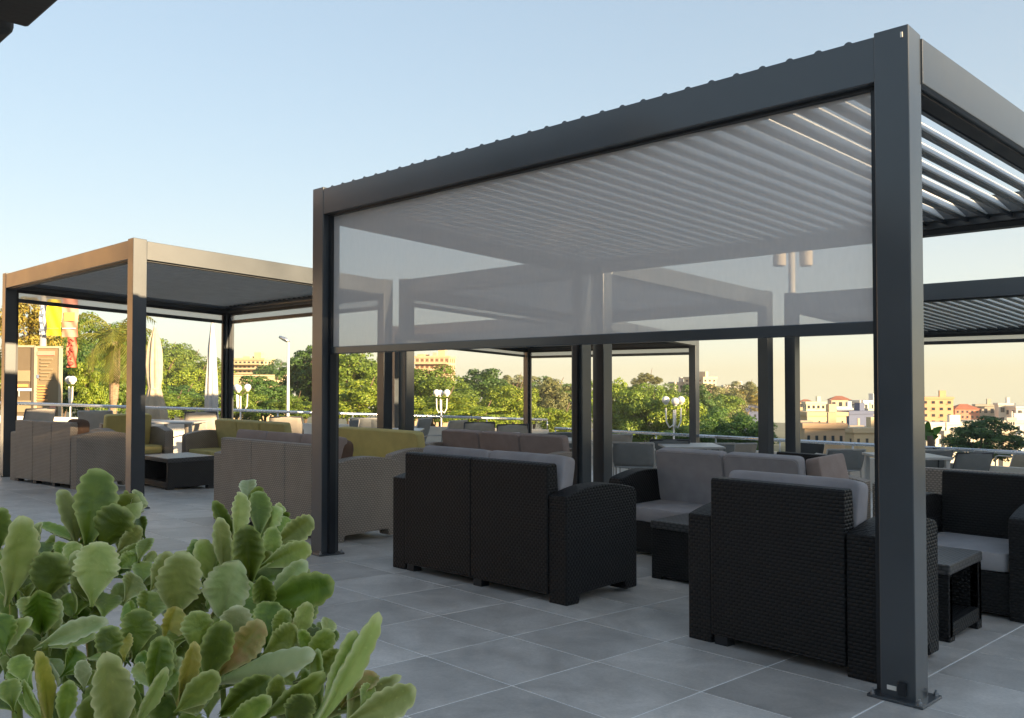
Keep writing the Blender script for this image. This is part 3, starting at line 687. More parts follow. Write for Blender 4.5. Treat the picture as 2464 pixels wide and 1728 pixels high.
def cafe_table(label, px, py, d, H=0.74, w=0.8, m=None):
    q = atd(px, py, d); root = empty('cafe_table', (q.x, q.y, gz(q.x) + .006), R(-45) * 0 - YAW, label, 'table', 'square tables of the open terrace')
    MB().box(-w / 2, w / 2, -w / 2, w / 2, H - .03, H).build('top', m or M['frame_pale'], root, bevel=.006)
    for sx in (-1, 1):
        for sy in (-1, 1): MB().box(sx * (w / 2 - .05) - .025, sx * (w / 2 - .05) + .025, sy * (w / 2 - .05) - .025, sy * (w / 2 - .05) + .025, 0, H - .031).build('leg', m or M['frame_pale'], root)
    return root
cafe_table('pale square table between the parasol and the beige sling chair', 428, 1020, 15.2)
cafe_table('white square table right of the brown cushions', 1350, 1078, 12.5, m=M['white_paint'])
cafe_table('pale square table behind the yellow cushioned sofa', 960, 1025, 15.0)
cafe_table('white table between the two sunlit chairs', 1195, 1035, 15.0, m=M['white_paint'])
cafe_table('pale round edged table under the far right pergola', 2180, 1120, 11.0)
cafe_table('pale table behind the grey sofa cushions', 1660, 1085, 12.0)

# ================================================================== BEYOND THE TERRACE
def gz_at(q): return ground_z(q.x, q.y)
# ------------------------------------------------------------------ trees
def crown_mesh(name, seed, m, clumps=90, leaves=130, r0=0.24, leaf=0.05, flat=1.0, lump=0.25, inner=0.25):
    rg = np.random.default_rng(seed)
    # clump centres over the crown volume, most near the skin
    u = rg.normal(size=(clumps, 3)); u /= np.linalg.norm(u, axis=1)[:, None]
    lob = 1 + lump * np.sin(u[:, :1] * 3.1 + seed) * np.cos(u[:, 1:2] * 2.7 + seed * 2) + lump * .5 * rg.normal(size=(clumps, 1))
    rad = np.where(rg.random((clumps, 1)) < inner, rg.uniform(.25, .6, (clumps, 1)), rg.uniform(.66, .86, (clumps, 1)))
    c = u * rad * lob; c[:, 2] *= flat; c = c[c[:, 2] > -.75]
    cr = r0 * rg.uniform(.65, 1.25, len(c))
    P = []; 
    for k in range(len(c)):
        d = rg.normal(size=(leaves, 3)); d /= np.linalg.norm(d, axis=1)[:, None]
        d[:, 2] = np.where(d[:, 2] < -.35, -d[:, 2], d[:, 2])
        pos = c[k] + d * cr[k] * rg.uniform(.72, 1.04, (leaves, 1)) * np.array([1, 1, .8])
        nrm = d + rg.normal(size=(leaves, 3)) * .32; nrm /= np.linalg.norm(nrm, axis=1)[:, None]
        t = np.cross(nrm, rg.normal(size=(leaves, 3))); t /= np.linalg.norm(t, axis=1)[:, None]; b = np.cross(nrm, t)
        s = leaf * rg.uniform(.6, 1.3, (leaves, 1))
        P.append(np.stack([pos - t * s - b * s * .45, pos + t * s * .2 - b * s * .6, pos + t * s + b * s * .1, pos - t * s * .1 + b * s * .6], axis=1))
    V = np.concatenate(P).reshape(-1, 3); nq = len(V) // 4
    me = bpy.data.meshes.new(name)
    me.vertices.add(len(V)); me.vertices.foreach_set('co', V.astype(np.float32).ravel())
    me.loops.add(nq * 4); me.loops.foreach_set('vertex_index', np.arange(nq * 4, dtype=np.int32))
    me.polygons.add(nq); me.polygons.foreach_set('loop_start', np.arange(0, nq * 4, 4, dtype=np.int32))
    me.update(); me.validate(); me.materials.append(m); return me
CR = {
 'pine': [crown_mesh('crown_pine', 11, M['fol_pine'], 85, 190, .27, .036), crown_mesh('crown_pine', 12, M['fol_pine'], 70, 220, .30, .036)],
 'bright': [crown_mesh('crown_bright', 21, M['fol_bright'], 75, 200, .29, .036), crown_mesh('crown_bright', 22, M['fol_bright'], 90, 180, .26, .036)],
 'dark': [crown_mesh('crown_dark', 31, M['fol_dark'], 80, 200, .28, .036, lump=.15), crown_mesh('crown_dark', 32, M['fol_dark'], 90, 180, .26, .036)],
 'grey': [crown_mesh('crown_grey', 41, M['fol_grey'], 90, 170, .25, .036)],
 'orange': [crown_mesh('crown_orange', 51, M['fol_orange'], 60, 170, .27, .036, lump=.35, inner=.3)],
}
def trunk_mesh():
    m = MB(); rg = random.Random(3)
    m.tube([(0, 0, 0), (.01, .0, .35), (-.01, .015, .7), (.0, .0, 1.0)], [.05, .04, .032, .02], 9)
    for k in range(6):
        a = k * 1.05 + rg.random(); z = .55 + .07 * k
        m.tube([(0, 0, z - .1), (.12 * math.cos(a), .12 * math.sin(a), z + .06), (.3 * math.cos(a), .3 * math.sin(a), z + .22)], [.022, .015, .006], 6)
    return m.mesh('trunk', M['bark'], True)
TRUNK = trunk_mesh()
def tree(kind, px, ytop, ybot, wpx, d, label, name='tree', i=[0]):
    i[0] += 1
    c = atd(px, (ytop + ybot) / 2, d); rx = wpx / F_PX * d / 2 * 1.22; rz = (ybot - ytop) / F_PX * d / 2 * 1.30
    zg = gz_at(c); root = empty(name, (c.x, c.y, zg), 0, label, 'tree', 'trees beyond the terrace')
    me = CR[kind][i[0] % len(CR[kind])]
    cr = link('crown', me, root); cr.location = (0, 0, c.z - zg); cr.scale = (rx, rx, rz); cr.rotation_euler = (0, 0, i[0] * 1.7)
    t = link('trunk', TRUNK, root); hh = max(.5, c.z - zg + rz * .5); t.scale = (rx * 1.2, rx * 1.2, hh)
    return root
TR = [
 ('orange', 70, 715, 850, 130, 36, 'sparse autumnal tree above the printed boards at the left edge'),
 ('pine', 150, 795, 990, 140, 42, 'yellow green pine behind the coloured banners'),
 ('pine', 235, 790, 990, 150, 46, 'tall pine just left of the palm'),
 ('dark', 200, 860, 1010, 110, 34, 'low dark bush behind the two globe lamp'),
 ('bright', 215, 870, 985, 80, 32, 'bright drooping shrub left of the palm trunk'),
 ('pine', 325, 820, 990, 130, 48, 'pine hidden between the palm and the left pergola post'),
 ('bright', 352, 880, 960, 60, 40, 'golden bush left of the closed beige parasol'),
 ('pine', 398, 832, 930, 120, 105, 'sunlit pine at the crest of the hillside'),
 ('pine', 455, 850, 935, 115, 108, 'pine second from the crest on the hillside'),
 ('bright', 500, 872, 940, 95, 110, 'pine at the low end of the hillside crest'),
 ('bright', 395, 870, 960, 130, 80, 'broad bright pine on the hillside below the crest'),
 ('bright', 470, 888, 970, 120, 78, 'broad bright pine right of centre on the hillside'),
 ('dark', 440, 935, 985, 120, 66, 'dark pine at the foot of the hillside'),
 ('pine', 415, 955, 1010, 110, 50, 'green bush behind the terrace rail near the beige parasol'),
 ('pine', 485, 960, 1010, 90, 50, 'green bush behind the terrace rail near the white parasol'),
 ('pine', 570, 940, 1015, 110, 50, 'green bush around the triple globe lamp'),
 ('dark', 640, 920, 1015, 140, 52, 'green bush in front of the retaining wall'),
 ('pine', 705, 960, 1015, 90, 46, 'yellow green bush at the foot of the tall street lamp'),
 ('dark', 735, 850, 970, 125, 60, 'round dark pine left of the front pergola'),
 ('pine', 840, 855, 985, 170, 58, 'big clumpy pine left of the double posts'),
 ('bright', 870, 925, 1010, 150, 46, 'bright yellow green bush below the big clumpy pine'),
 ('pine', 945, 865, 1000, 110, 60, 'pine behind the double posts'),
 ('pine', 1040, 895, 1000, 150, 56, 'yellow green pine below the scaffolded tower'),
 ('bright', 1060, 950, 1020, 150, 44, 'low bright bush behind the middle globe lamp'),
 ('dark', 1165, 905, 1010, 145, 70, 'large round dark tree left of the middle thin post'),
 ('bright', 1235, 930, 1020, 110, 52, 'yellow green tree behind the middle thin post'),
 ('bright', 1150, 985, 1035, 150, 42, 'golden low bush behind the bent handrail'),
 ('grey', 1235, 910, 975, 90, 80, 'pale tree rising behind the middle thin post'),
 ('grey', 1330, 918, 1010, 120, 72, 'pale feathery tree between the thin post and the paired posts'),
 ('bright', 1345, 985, 1060, 120, 44, 'golden bush left of the paired posts'),
 ('bright', 1475, 930, 1060, 90, 56, 'yellow tree right of the paired posts'),
 ('pine', 1550, 945, 1080, 130, 54, 'green tree left of the three globe lamp'),
 ('pine', 1520, 935, 1000, 90, 70, 'dark topped tree behind the yellow tree'),
 ('bright', 1635, 955, 1080, 130, 52, 'golden green tree behind the three globe lamp'),
 ('dark', 1690, 945, 1060, 100, 64, 'dark tree below the stepped apartment block'),
 ('grey', 1730, 935, 1020, 110, 82, 'grey green tree right of the stepped apartment block'),
 ('grey', 1790, 925, 985, 90, 98, 'grey green tree on the ridge left of the mast'),
 ('dark', 1770, 1002, 1095, 150, 42, 'dense dark green bush left of the mast'),
 ('orange', 1815, 950, 990, 60, 95, 'orange tinted bush above the navy roof'),
 ('dark', 1660, 1030, 1095, 110, 40, 'dark bush at the foot of the three globe lamp'),
 ('dark', 2362, 1018, 1108, 165, 46, 'round dense dark tree in front of the town'),
 ('pine', 30, 860, 1000, 110, 40, 'green tree at the left picture edge'),
 ('pine', 1105, 925, 1005, 120, 84, 'pine filling the gap left of the large round dark tree'),
 ('dark', 1285, 925, 1010, 110, 88, 'dark tree in the row behind the middle thin post'),
 ('pine', 1400, 930, 1020, 130, 86, 'green tree hidden behind the paired posts'),
 ('pine', 1590, 935, 1010, 120, 90, 'green tree in the back row left of the stepped block'),
 ('pine', 1700, 955, 1040, 120, 76, 'fresh green tree right of the pale lit post'),
 ('bright', 1210, 960, 1030, 130, 66, 'bright crown right of the large round dark tree'),
 ('pine', 780, 880, 990, 120, 74, 'green pine just right of the round dark pine'),
 ('bright', 990, 920, 1010, 120, 70, 'bright pine left of the scaffolded tower base'),
 ('pine', 300, 880, 1000, 120, 56, 'green pine behind the palm trunk'),
 ('dark', 660, 880, 950, 90, 118, 'dark cypress like tree beside the hill apartments'),
 ('dark', 110, 880, 1010, 110, 52, 'dark tree behind the printed boards'),
]
for a in TR: tree(*a)
# the small umbrella pine standing above the others
c = atd(1556, 925, 74); zg = gz_at(c); root = empty('umbrella_pine', (c.x, c.y, zg), 0, 'small umbrella pine standing above the other trees', 'tree', 'trees beyond the terrace')
link('trunk', TRUNK, root).scale = (1.6, 1.6, c.z - zg + .4)
for dx, dz, r in ((-.7, .1, .75), (.75, .3, .65), (-.1, .55, .75), (-.9, -.5, .5)):
    o = link('crown', CR['grey'][0], root); o.location = (RT.x * dx, RT.y * dx, c.z - zg + dz); o.scale = (r, r, r * .62)

# palm
def palm(label, px_base, px_top, ytop, d, R_=2.0):
    c = atd(px_top, ytop, d); b = atd(px_base, 985, d); zg = gz_at(c)
    root = empty('palm_tree', (b.x, b.y, zg), 0, label, 'palm'); H = c.z - zg
    off = c - b; off.z = 0
    m = MB(); rs = [.095 + .010 * (k % 2) + (.06 if k > 26 else 0) * (1 - abs(k - 31) / 8) for k in range(37)]
    m.tube([tuple(off * (k / 36) ** 1.5 + Vector((0, 0, H * k / 36))) for k in range(37)], rs, 12).build('trunk', M['palm_bark'], root, smooth=False)
    rg = random.Random(5)
    for k in range(22):
        a = k * 2.399 + rg.uniform(-.2, .2); el = R(75 - 118 * (k / 21) ** 1.15); Lf = R_ * rg.uniform(.85, 1.1)
        pts = []; p = Vector((off.x, off.y, H)); e = el
        for s in range(9):
            pts.append(p.copy()); p = p + Vector((math.cos(a) * math.cos(e), math.sin(a) * math.cos(e), math.sin(e))) * (Lf / 8); e -= R(9 + 5 * s * .5)
        mb = MB(); mb.tube(pts, [.022 - .002 * s for s in range(9)], 5)
        side = Vector((-math.sin(a), math.cos(a), 0))
        for s in range(1, 20):
            t = s / 20 * 8; i = min(7, int(t)); q = pts[i].lerp(pts[i + 1], t - i); tan = (pts[i + 1] - pts[i]).normalized()
            ll = .62 * math.sin(math.pi * (.12 + .8 * s / 20)) * R_ / 2.0
            for sg_ in (-1, 1):
                tip = q + side * sg_ * ll * .75 + tan * ll * .5 + Vector((0, 0, -ll * .45)); wd = tan * .030
                mb.add([q - wd, q + wd, tip], [(0, 1, 2)])
        mb.build('frond', M['frond'], root)
    return root
palm('date palm with a brown trunk left of the left pergola post', 264, 280, 822, 27, 1.75)

# banana plant by the near post
c = atd(2240, 1065, 20); root = empty('banana_plant', (c.x, c.y, gz_at(c)), 0, 'banana plant with torn upright leaves right of the near post', 'plant')
H = c.z - gz_at(c)
MB().tube([(0, 0, 0), (.02, 0, H - .1), (.0, .02, H + .15)], [.12, .09, .06], 10).build('stem', M['bark'], root, smooth=True)
for k, (dx, dz, ln) in enumerate(((-.30, .30, .5), (.28, .42, .55), (-.05, .55, .55), (.18, .2, .45), (-.22, .5, .5), (.05, .35, .4))):
    p0 = Vector((0, 0, H + .05)); tip = p0 + RT * dx + Vector((0, 0, dz)); mb = MB(); ax = (tip - p0); sd_ = ax.cross(FW).normalized()
    rows = []
    for s in range(9):
        t = s / 8; q = p0 + ax * t + FW * (.10 * math.sin(t * 3)) + Vector((0, 0, -.10 * t * t)); hw = .085 * math.sin(math.pi * min(1, t * .95 + .05)) ** .7 + .004
        rows.append((q - sd_ * hw, q - Vector((0, 0, .012)), q + sd_ * hw))
    for r_ in rows: mb.v += [tuple(p) for p in r_]
    for s in range(8):
        for j in range(2): mb.f.append((s * 3 + j, s * 3 + j + 1, s * 3 + 4 + j, s * 3 + 3 + j))
    mb.build('leaf', M['fol_dark'], root, smooth=True)

# ------------------------------------------------------------------ globe lamps, street lamp, mast
def globe_lamp(label, px, py, d, offs, pole_r=.026, r=.21):
    c = atd(px, py, d); zg = gz_at(c); root = empty('globe_lamp', (c.x, c.y, zg), 0, label, 'street lamp', 'white globe lamps'); H = c.z - zg
    MB().tube([(0, 0, 0), (0, 0, 1.0), (0, 0, 1.02), (0, 0, H - .25)], [pole_r * 1.7, pole_r * 1.5, pole_r, pole_r * .85], 10).build('pole', M['white_paint'], root, smooth=True)
    for lat, dep_, dz in offs:
        v = RT * lat + FWH * dep_
        if abs(lat) + abs(dep_) > .05:
            MB().tube([(0, 0, H - .62), tuple(v * .55 + Vector((0, 0, H - .70))), tuple(v * .95 + Vector((0, 0, H - .55))), tuple(v + Vector((0, 0, H + dz - .2)))], .022, 7).build('arm', M['white_paint'], root, smooth=True)
        g_ = MB().lathe([(max(.002, r * math.sin(math.pi * k / 14)), -r * math.cos(math.pi * k / 14)) for k in range(15)], 20, (v.x, v.y, H + dz)).build('globe', M['globe'], root, smooth=True)
        MB().lathe([(r * .45, -r * 1.12), (r * .5, -r * .82)], 12, (v.x, v.y, H + dz)).build('collar', M['white_paint'], g_)
globe_lamp('globe lamp with two white globes left of the palm', 170, 914, 26, [(-.10, .1, 0), (.11, -.1, 0)], r=.115)
globe_lamp('globe lamp with three white globes in front of the retaining wall', 579, 933, 26, [(-.13, .06, 0), (.0, -.22, -.02), (.19, .06, .01)], r=.105)
globe_lamp('globe lamp with a cluster of globes below the scaffolded tower', 1062, 945, 30, [(-.17, .0, .0), (-.05, .2, -.02), (.19, .05, .0)], r=.115)
globe_lamp('tall globe lamp with three large globes right of the paired posts', 1621, 963, 22, [(-.20, .0, .0), (.0, -.22, -.03), (.19, .02, .0)], r=.10)

c = atd(694, 822, 40); zg = gz_at(c); root = empty('street_lamp', (c.x, c.y, zg), 0, 'tall single street lamp left of the front pergola', 'street lamp'); H = c.z - zg
MB().tube([(0, 0, 0), (0, 0, H)], [.085, .055], 10).build('pole', M['white_paint'], root, smooth=True)
MB().tube([tuple(RT * .05 + Vector((0, 0, H - .03))), tuple(RT * -.15 + Vector((0, 0, H + .10))), tuple(RT * -.42 + Vector((0, 0, H + .22)))], [.05, .10, .06], 10).build('lamp_head', M['steel'], root, smooth=True)

c = atd(1905, 625, 13.4); root = empty('light_mast', (c.x, c.y, gz(c.x)), 0, 'light mast with two hanging cylinder lamps behind the screen', 'street lamp'); H = c.z - gz(c.x)
MB().tube([(0, 0, 0), (0, 0, H + .25)], .052, 14).build('pole', M['frame_pale'], root, smooth=True)
MB().tube([tuple(RT * -.25 + Vector((0, 0, H + .16))), tuple(RT * .26 + Vector((0, 0, H + .16)))], .022, 8).build('cross_arm', M['frame_pale'], root, smooth=True)
for lat in (-.19, .22):
    v = RT * lat; MB().lathe([(.088, -.10), (.098, -.09), (.098, .20), (.08, .215)], 18, (v.x, v.y, H)).build('lamp_cylinder', M['sling_beige'], root, smooth=False, bevel=.004)

# ------------------------------------------------------------------ closed parasols
def parasol(label, px, ytop, ybot, d, prof, m, tie=None, seed=1):
    t = atd(px, ytop, d); b = atd(px, ybot, d); zb = gz(t.x) if ybot < 1060 else b.z
    zb = gz(t.x); root = empty('closed_parasol', (t.x, t.y, zb), 0, label, 'parasol'); H = t.z - zb
    MB().tube([(0, 0, 0), (0, 0, H)], .025, 10).build('pole', M['frame_pale'], root, smooth=True)
    MB().lathe([(.26, 0), (.26, .05), (.05, .08)], 20).build('base', M['concrete_dark'], root)
    rg = random.Random(seed); ph = [rg.uniform(0, 6.28) for _ in range(4)]
    wob = lambda a, z: 1 + .16 * math.sin(8 * a + ph[0] + z) + .08 * math.sin(5 * a + ph[1] + 3 * z) + .05 * math.sin(13 * a + ph[2] - 2 * z)
    MB().lathe([(max(.012, r_), H * zz) for r_, zz in prof], 48, (0, 0, 0), wob).build('canopy', m, root, smooth=True)
    if tie: MB().lathe([(tie[0] * 1.06, H * tie[1] - .015), (tie[0] * 1.06, H * tie[1] + .015)], 24).build('tie_strap', m, root)
parasol('closed beige parasol right of the left pergola post', 373, 784, 1060, 17.5,
        [(.24, .20), (.25, .24), (.22, .33), (.13, .47), (.11, .52), (.14, .60), (.15, .70), (.13, .80), (.10, .88), (.05, .95), (.01, 1.0)], M['parasol'], (.115, .51))
parasol('closed white parasol beside the back corner post of the left pergola', 511, 770, 1060, 18.0,
        [(.10, .22), (.13, .25), (.12, .45), (.10, .6), (.07, .8), (.03, .95), (.01, 1.0)], M['parasol_white'], None, 4)

# ------------------------------------------------------------------ banners and boards at the left
def cloth(name, label, px0, px1, y0, y1, d, m, prints=(), thick=.02):
    c = atd((px0 + px1) / 2, (y0 + y1) / 2, d); w_ = (px1 - px0) / F_PX * d; h_ = (y1 - y0) / F_PX * d
    root = empty(name, (c.x, c.y, c.z - h_ / 2), -YAW, label, 'banner' if name != 'display_board' else 'sign')
    mb = MB(); nx, ny = 8, 12
    for s in (0, 1):
        for i in range(ny + 1):
            for j in range(nx + 1):
                mb.v.append((-w_ / 2 + w_ * j / nx, .03 * math.sin(j * 1.1 + i * .7) * (0 if name == 'display_board' else 1) + s * thick, h_ * i / ny))
    q = (nx + 1) * (ny + 1)
    for i in range(ny):
        for j in range(nx):
            a = i * (nx + 1) + j; mb.f.append((a, a + 1, a + nx + 2, a + nx + 1)); mb.f.append((q + a, q + a + nx + 1, q + a + nx + 2, q + a + 1))
    mb.build('panel' if name == 'display_board' else 'fabric', m, root, smooth=True)
    for (u0, u1, v0, v1, pm) in prints:
        MB().box(-w_ / 2 + w_ * u0, -w_ / 2 + w_ * u1, -.045, -.034, h_ * v0, h_ * v1).build('print', pm, root)
    return root, w_, h_, c
ban = lambda n_, c_: mat(n_, c_, .7, .06, 3.0)
Mw, My, Mp, Mr, Mb, Mo = ban('ban_white', (.62, .63, .66)), ban('ban_yellow', (.85, .66, .02)), ban('ban_pink', (.72, .30, .22)), ban('ban_red', (.55, .07, .05)), ban('ban_blue', (.18, .22, .32)), ban('ban_orange', (.75, .36, .12))
bd, bt = ban('board_beige', (.24, .18, .10)), ban('board_print', (.32, .25, .15))
bn = ban('board_brown', (.16, .12, .075)); bk = ban('board_dark', (.10, .08, .06))
cloth('banner', 'white and blue striped banner farthest left', 95, 109, 735, 805, 24, Mw, [(.1, .9, .1, .2, Mb), (.2, .8, .35, .45, Mb), (.1, .9, .62, .72, Mb), (.2, .8, .85, .93, Mb)])
cloth('banner', 'plain yellow banner hanging beside the pink one', 112, 147, 720, 807, 24, My, [(.12, .88, .18, .20, Mo)])
cloth('banner', 'pink banner with an orange block', 149, 187, 716, 811, 24.2, Mp, [(.18, .85, .40, .62, Mo), (.08, .92, .20, .23, Mw)])
r_, w_, h_, c_ = cloth('banner', 'narrow red banner with dark scribbled lettering', 161, 184, 811, 884, 24.1, ban('ban_coral', (.62, .16, .10)))
for k in range(5):    # four strokes of unreadable brush lettering and a solid mark at the foot
    z0 = h_ * (.80 - .17 * k); s = w_ * .3
    pts = [(-s, -.05, z0 + .05), (0, -.05, z0 + .11), (s * .8, -.05, z0 + .06), (0, -.05, z0 + .01), (s * .3, -.05, z0 - .03)]
    if k < 4: MB().tube(pts if k % 2 else [(-x, y, z) for x, y, z in pts], .018, 6).build('lettering', Mr, r_, smooth=True)
    else: MB().lathe([(.004, -.07), (.07, -.02), (.07, .03), (.004, .07)], 10, (0, -.04, z0)).build('lettering', Mr, r_)
# their mast
c = atd(104, 800, 24.3); root = empty('banner_mast', (c.x, c.y, gz_at(c)), 0, 'pale mast carrying the banners', 'pole')
MB().tube([(0, 0, 0), (0, 0, c.z - gz_at(c) + 1.2)], [.12, .08], 10).build('pole', M['frame_pale'], root, smooth=True)
MB().tube([tuple(Vector((0, 0, c.z - gz_at(c) + 1.0))), tuple(RT * 1.0 + Vector((0, 0, c.z - gz_at(c) + .95)))], .03, 8).build('cross_arm', M['frame_pale'], root, smooth=True)
r1, w1, h1, c1 = cloth('display_board', 'brown printed display board at the left edge', 34, 79, 836, 1000, 21, bn, [(.06, .9, .50, .66, bt), (.02, .98, .36, .40, Mw), (.30, .34, .28, .36, Mw), (.05, .8, .42, .46, Mo), (.05, .95, .05, .22, bt)])
r2, w2, h2, c2 = cloth('display_board', 'beige printed display board with a pale frame', 86, 145, 838, 1010, 21, bd,
      [(.08, .80, .90, .96, Mp)] + [(.22, .72 - .1 * (k % 3), .84 - .047 * k, .855 - .047 * k, bt) for k in range(7)] + [(.10, .42 + .1 * (k % 2), .47 - .04 * k, .485 - .04 * k, Mo) for k in range(6)] + [(.62, .86, .10, .22, Mp), (.06, .16, .58, .63, Mb)])
for r_, w_, h_, c_ in ((r1, w1, h1, c1), (r2, w2, h2, c2)):
    for sx in (-1, 1): MB().box(sx * w_ / 2 - .03, sx * w_ / 2 + .03, -.03, .05, -(c_.z - h_ / 2 - gz_at(c_)), h_ + .04).build('frame', bk if sx > 0 and r_ is r1 else M['parasol'], r_)
    MB().box(-w_ / 2 - .03, w_ / 2 + .03, -.032, .052, h_ + .002, h_ + .05).build('frame', M['parasol'], r_)

# ------------------------------------------------------------------ buildings
BC = {}
def bmat(c):
    k = tuple(round(x, 3) for x in c)
    if k not in BC: BC[k] = mat('facade', c, .9, .10, .35, .2, 4.0)
    return BC[k]
shutter = mat('shutter', (.20, .10, .05), .7, .15); roofm = mat('roof_tile', (.33, .11, .06), .9, .2, 1.2)
def building(label, px0, px1, ytop, ybot, d, color, rows=3, cols=4, yaw=0.0, depth_ratio=.8, roof=None, extras=(), win=(.5, .5), glass=None, balcony=False, name='apartment_building'):
    c = atd((px0 + px1) / 2, ybot, d); W_ = (px1 - px0) / F_PX * d; H_ = (ybot - ytop) / F_PX * d
    zg = min(gz_at(c), c.z - .5); cs, sn = abs(math.cos(yaw)), abs(math.sin(yaw))
    fw_ = W_ / (cs + depth_ratio * sn); dp = fw_ * depth_ratio
    root = empty(name, (c.x, c.y, zg), -YAW + yaw, label, 'building', None); zb = c.z - zg; H = zb + H_
    wl = MB().box(-fw_ / 2, fw_ / 2, -dp / 2, dp / 2, 0, H).build('wall', bmat(color), root)
    gm = glass or M['window_glass']
    fh = H_ / rows
    for r_ in range(rows):
        z0 = zb + fh * (r_ + .28)
        for q in range(cols):
            x = -fw_ / 2 + fw_ * (q + .5) / cols; ww = fw_ / cols * win[0]; hh = fh * win[1]
            wn = MB().box(x - ww / 2, x + ww / 2, -dp / 2 - .02, -dp / 2 + .1, z0, z0 + hh).build('window', gm, root)
            if (r_ + q) % 3 == 0: MB().box(x - ww / 2 - .05, x + ww / 2 + .05, -dp / 2 - .10, -dp / 2 - .021, z0 - .12, z0).build('sill', bmat(color), wn)
        n2 = max(1, round(cols * depth_ratio * .7))
        sgn = 1 if yaw < 0 else -1
        for q in range(n2):
            y = -dp / 2 + dp * (q + .5) / n2; ww = dp / n2 * win[0] * .8; hh = fh * win[1]; xx = -sgn * 0 + (fw_ / 2 if yaw < 0 else -fw_ / 2)
            MB().box(xx - .1, xx + .02, y - ww / 2, y + ww / 2, z0, z0 + hh).build('window', gm, root) if yaw < 0 else MB().box(xx - .02, xx + .1, y - ww / 2, y + ww / 2, z0, z0 + hh).build('window', gm, root)
        if balcony:
            MB().box(-fw_ / 2 * .95, fw_ / 2 * .95, -dp / 2 - 1.1, -dp / 2 - .001, z0 - fh * .22, z0 - fh * .12).build('balcony', bmat(tuple(min(1, x * 1.1) for x in color)), root)
            MB().box(-fw_ / 2 * .95, fw_ / 2 * .95, -dp / 2 - 1.1, -dp / 2 - 1.0, z0 - fh * .119, z0 + fh * .12).build('balcony_rail', bmat(tuple(x * .9 for x in color)), root)
    if roof == 'hip':
        e = fw_ * .06; hr = fw_ * .20
        MB().add([(-fw_ / 2 - e, -dp / 2 - e, H), (fw_ / 2 + e, -dp / 2 - e, H), (fw_ / 2 + e, dp / 2 + e, H), (-fw_ / 2 - e, dp / 2 + e, H), (-fw_ * .15, 0, H + hr), (fw_ * .15, 0, H + hr)],
                 [(0, 3, 2, 1), (0, 1, 5, 4), (1, 2, 5), (2, 3, 4, 5), (3, 0, 4)]).build('roof', roofm, root)
    else:
        ro = MB().box(-fw_ / 2 - .15, fw_ / 2 + .15, -dp / 2 - .15, dp / 2 + .15, H + .001, H + .35).build('parapet', bmat(tuple(x * .92 for x in color)), root)
        MB().box(fw_ * .12, fw_ * .32, -dp * .2, dp * .15, H + .351, H + .35 + H_ * .10 + .6).build('roof_hut', bmat(color), ro)
    for (u0, u1, v1, cc) in extras:
        MB().box(-fw_ / 2 + fw_ * u0, -fw_ / 2 + fw_ * u1, -dp / 2 + .3, dp / 2 - .3, H + .351, H + H_ * v1).build('upper_storey', bmat(cc), root)
    return root
ye, or_, wh, gr, bl, pk = (.62, .50, .30), (.62, .40, .20), (.60, .57, .52), (.42, .38, .33), (.10, .12, .20), (.58, .36, .26)
building('yellow balconied apartment block on the hill left of the street lamp', 556, 656, 868, 912, 130, ye, 4, 8, R(-14), .5, balcony=True, extras=((.35, .55, .22, ye),))
building('grey flank block at the left end of the hill apartments', 545, 562, 872, 908, 136, (.40, .38, .36), 3, 2, 0, 1.0)
building('orange tower wrapped in scaffolding behind the pines', 1000, 1094, 862, 955, 150, (.64, .46, .27), 6, 7, R(-12), .6, balcony=True, win=(.6, .6), glass=shutter, extras=((.05, .25, .10, or_), (.5, .62, .14, pk)))
building('stepped apartment block with a pale blank side wall', 1648, 1722, 912, 958, 150, (.60, .46, .30), 5, 3, R(38), 1.2, balcony=False, win=(.45, .5))
building('low annex left of the stepped apartment block', 1612, 1652, 924, 955, 152, (.55, .46, .38), 2, 3, R(20), .8)
building('long pale flat roofed house on the ridge left of the mast', 1740, 1795, 931, 950, 170, wh, 1, 5, 0, .4)
building('navy blue roofed hall left of the mast', 1790, 1850, 980, 1012, 95, bl, 1, 4, 0, .6, win=(.3, .2))
building('ochre house with a terracotta roof right of the mast', 1920, 1958, 968, 1000, 150, (.62, .48, .28), 2, 3, R(-10), .8, 'hip')
building('cream house with four dark windows right of the mast', 1936, 1982, 972, 1002, 130, (.68, .61, .42), 2, 4, 0, .6)
building('house with a red hip roof on the skyline right of the mast', 1994, 2044, 962, 986, 170, (.60, .50, .34), 1, 3, R(-8), .7, 'hip')
building('small pink house beside the cream house', 1982, 2004, 978, 1000, 140, pk, 1, 2, 0, .7)
building('pale blue white apartment block beside the near post', 2048, 2130, 968, 1030, 135, (.60, .58, .55), 3, 4, R(22), .6)
building('small white house above the blue hall', 2010, 2056, 984, 1000, 120, (.62, .61, .60), 1, 4, 0, .5)
building('blue curved warehouse hall in the town', 2012, 2098, 996, 1045, 92, (.10, .12, .20), 1, 4, R(20), .7, win=(.2, .15))
building('long ochre market hall with an orange roof', 1935, 2026, 1000, 1028, 80, (.64, .46, .27), 1, 5, 0, .6, win=(.2, .3))
building('rust coloured low shed nearest the terrace', 1930, 2030, 1030, 1075, 60, (.58, .40, .25), 1, 5, R(-10), .6, win=(.35, .35))
building('yellow stucco house behind the near post', 2030, 2130, 1040, 1082, 62, (.62, .49, .31), 1, 4, R(12), .6, win=(.3, .4))
building('orange four storey block right of the near post', 2212, 2290, 960, 1022, 140, (.66, .40, .21), 4, 4, R(-14), .6, win=(.42, .42))
building('red house with a dark hipped roof in the town', 2290, 2348, 984, 1022, 142, (.48, .21, .14), 3, 5, 0, .6, 'hip', win=(.45, .45))
building('grey beige block next to the red house', 2346, 2392, 978, 1022, 144, (.42, .36, .28), 2, 3, R(-12), .5)
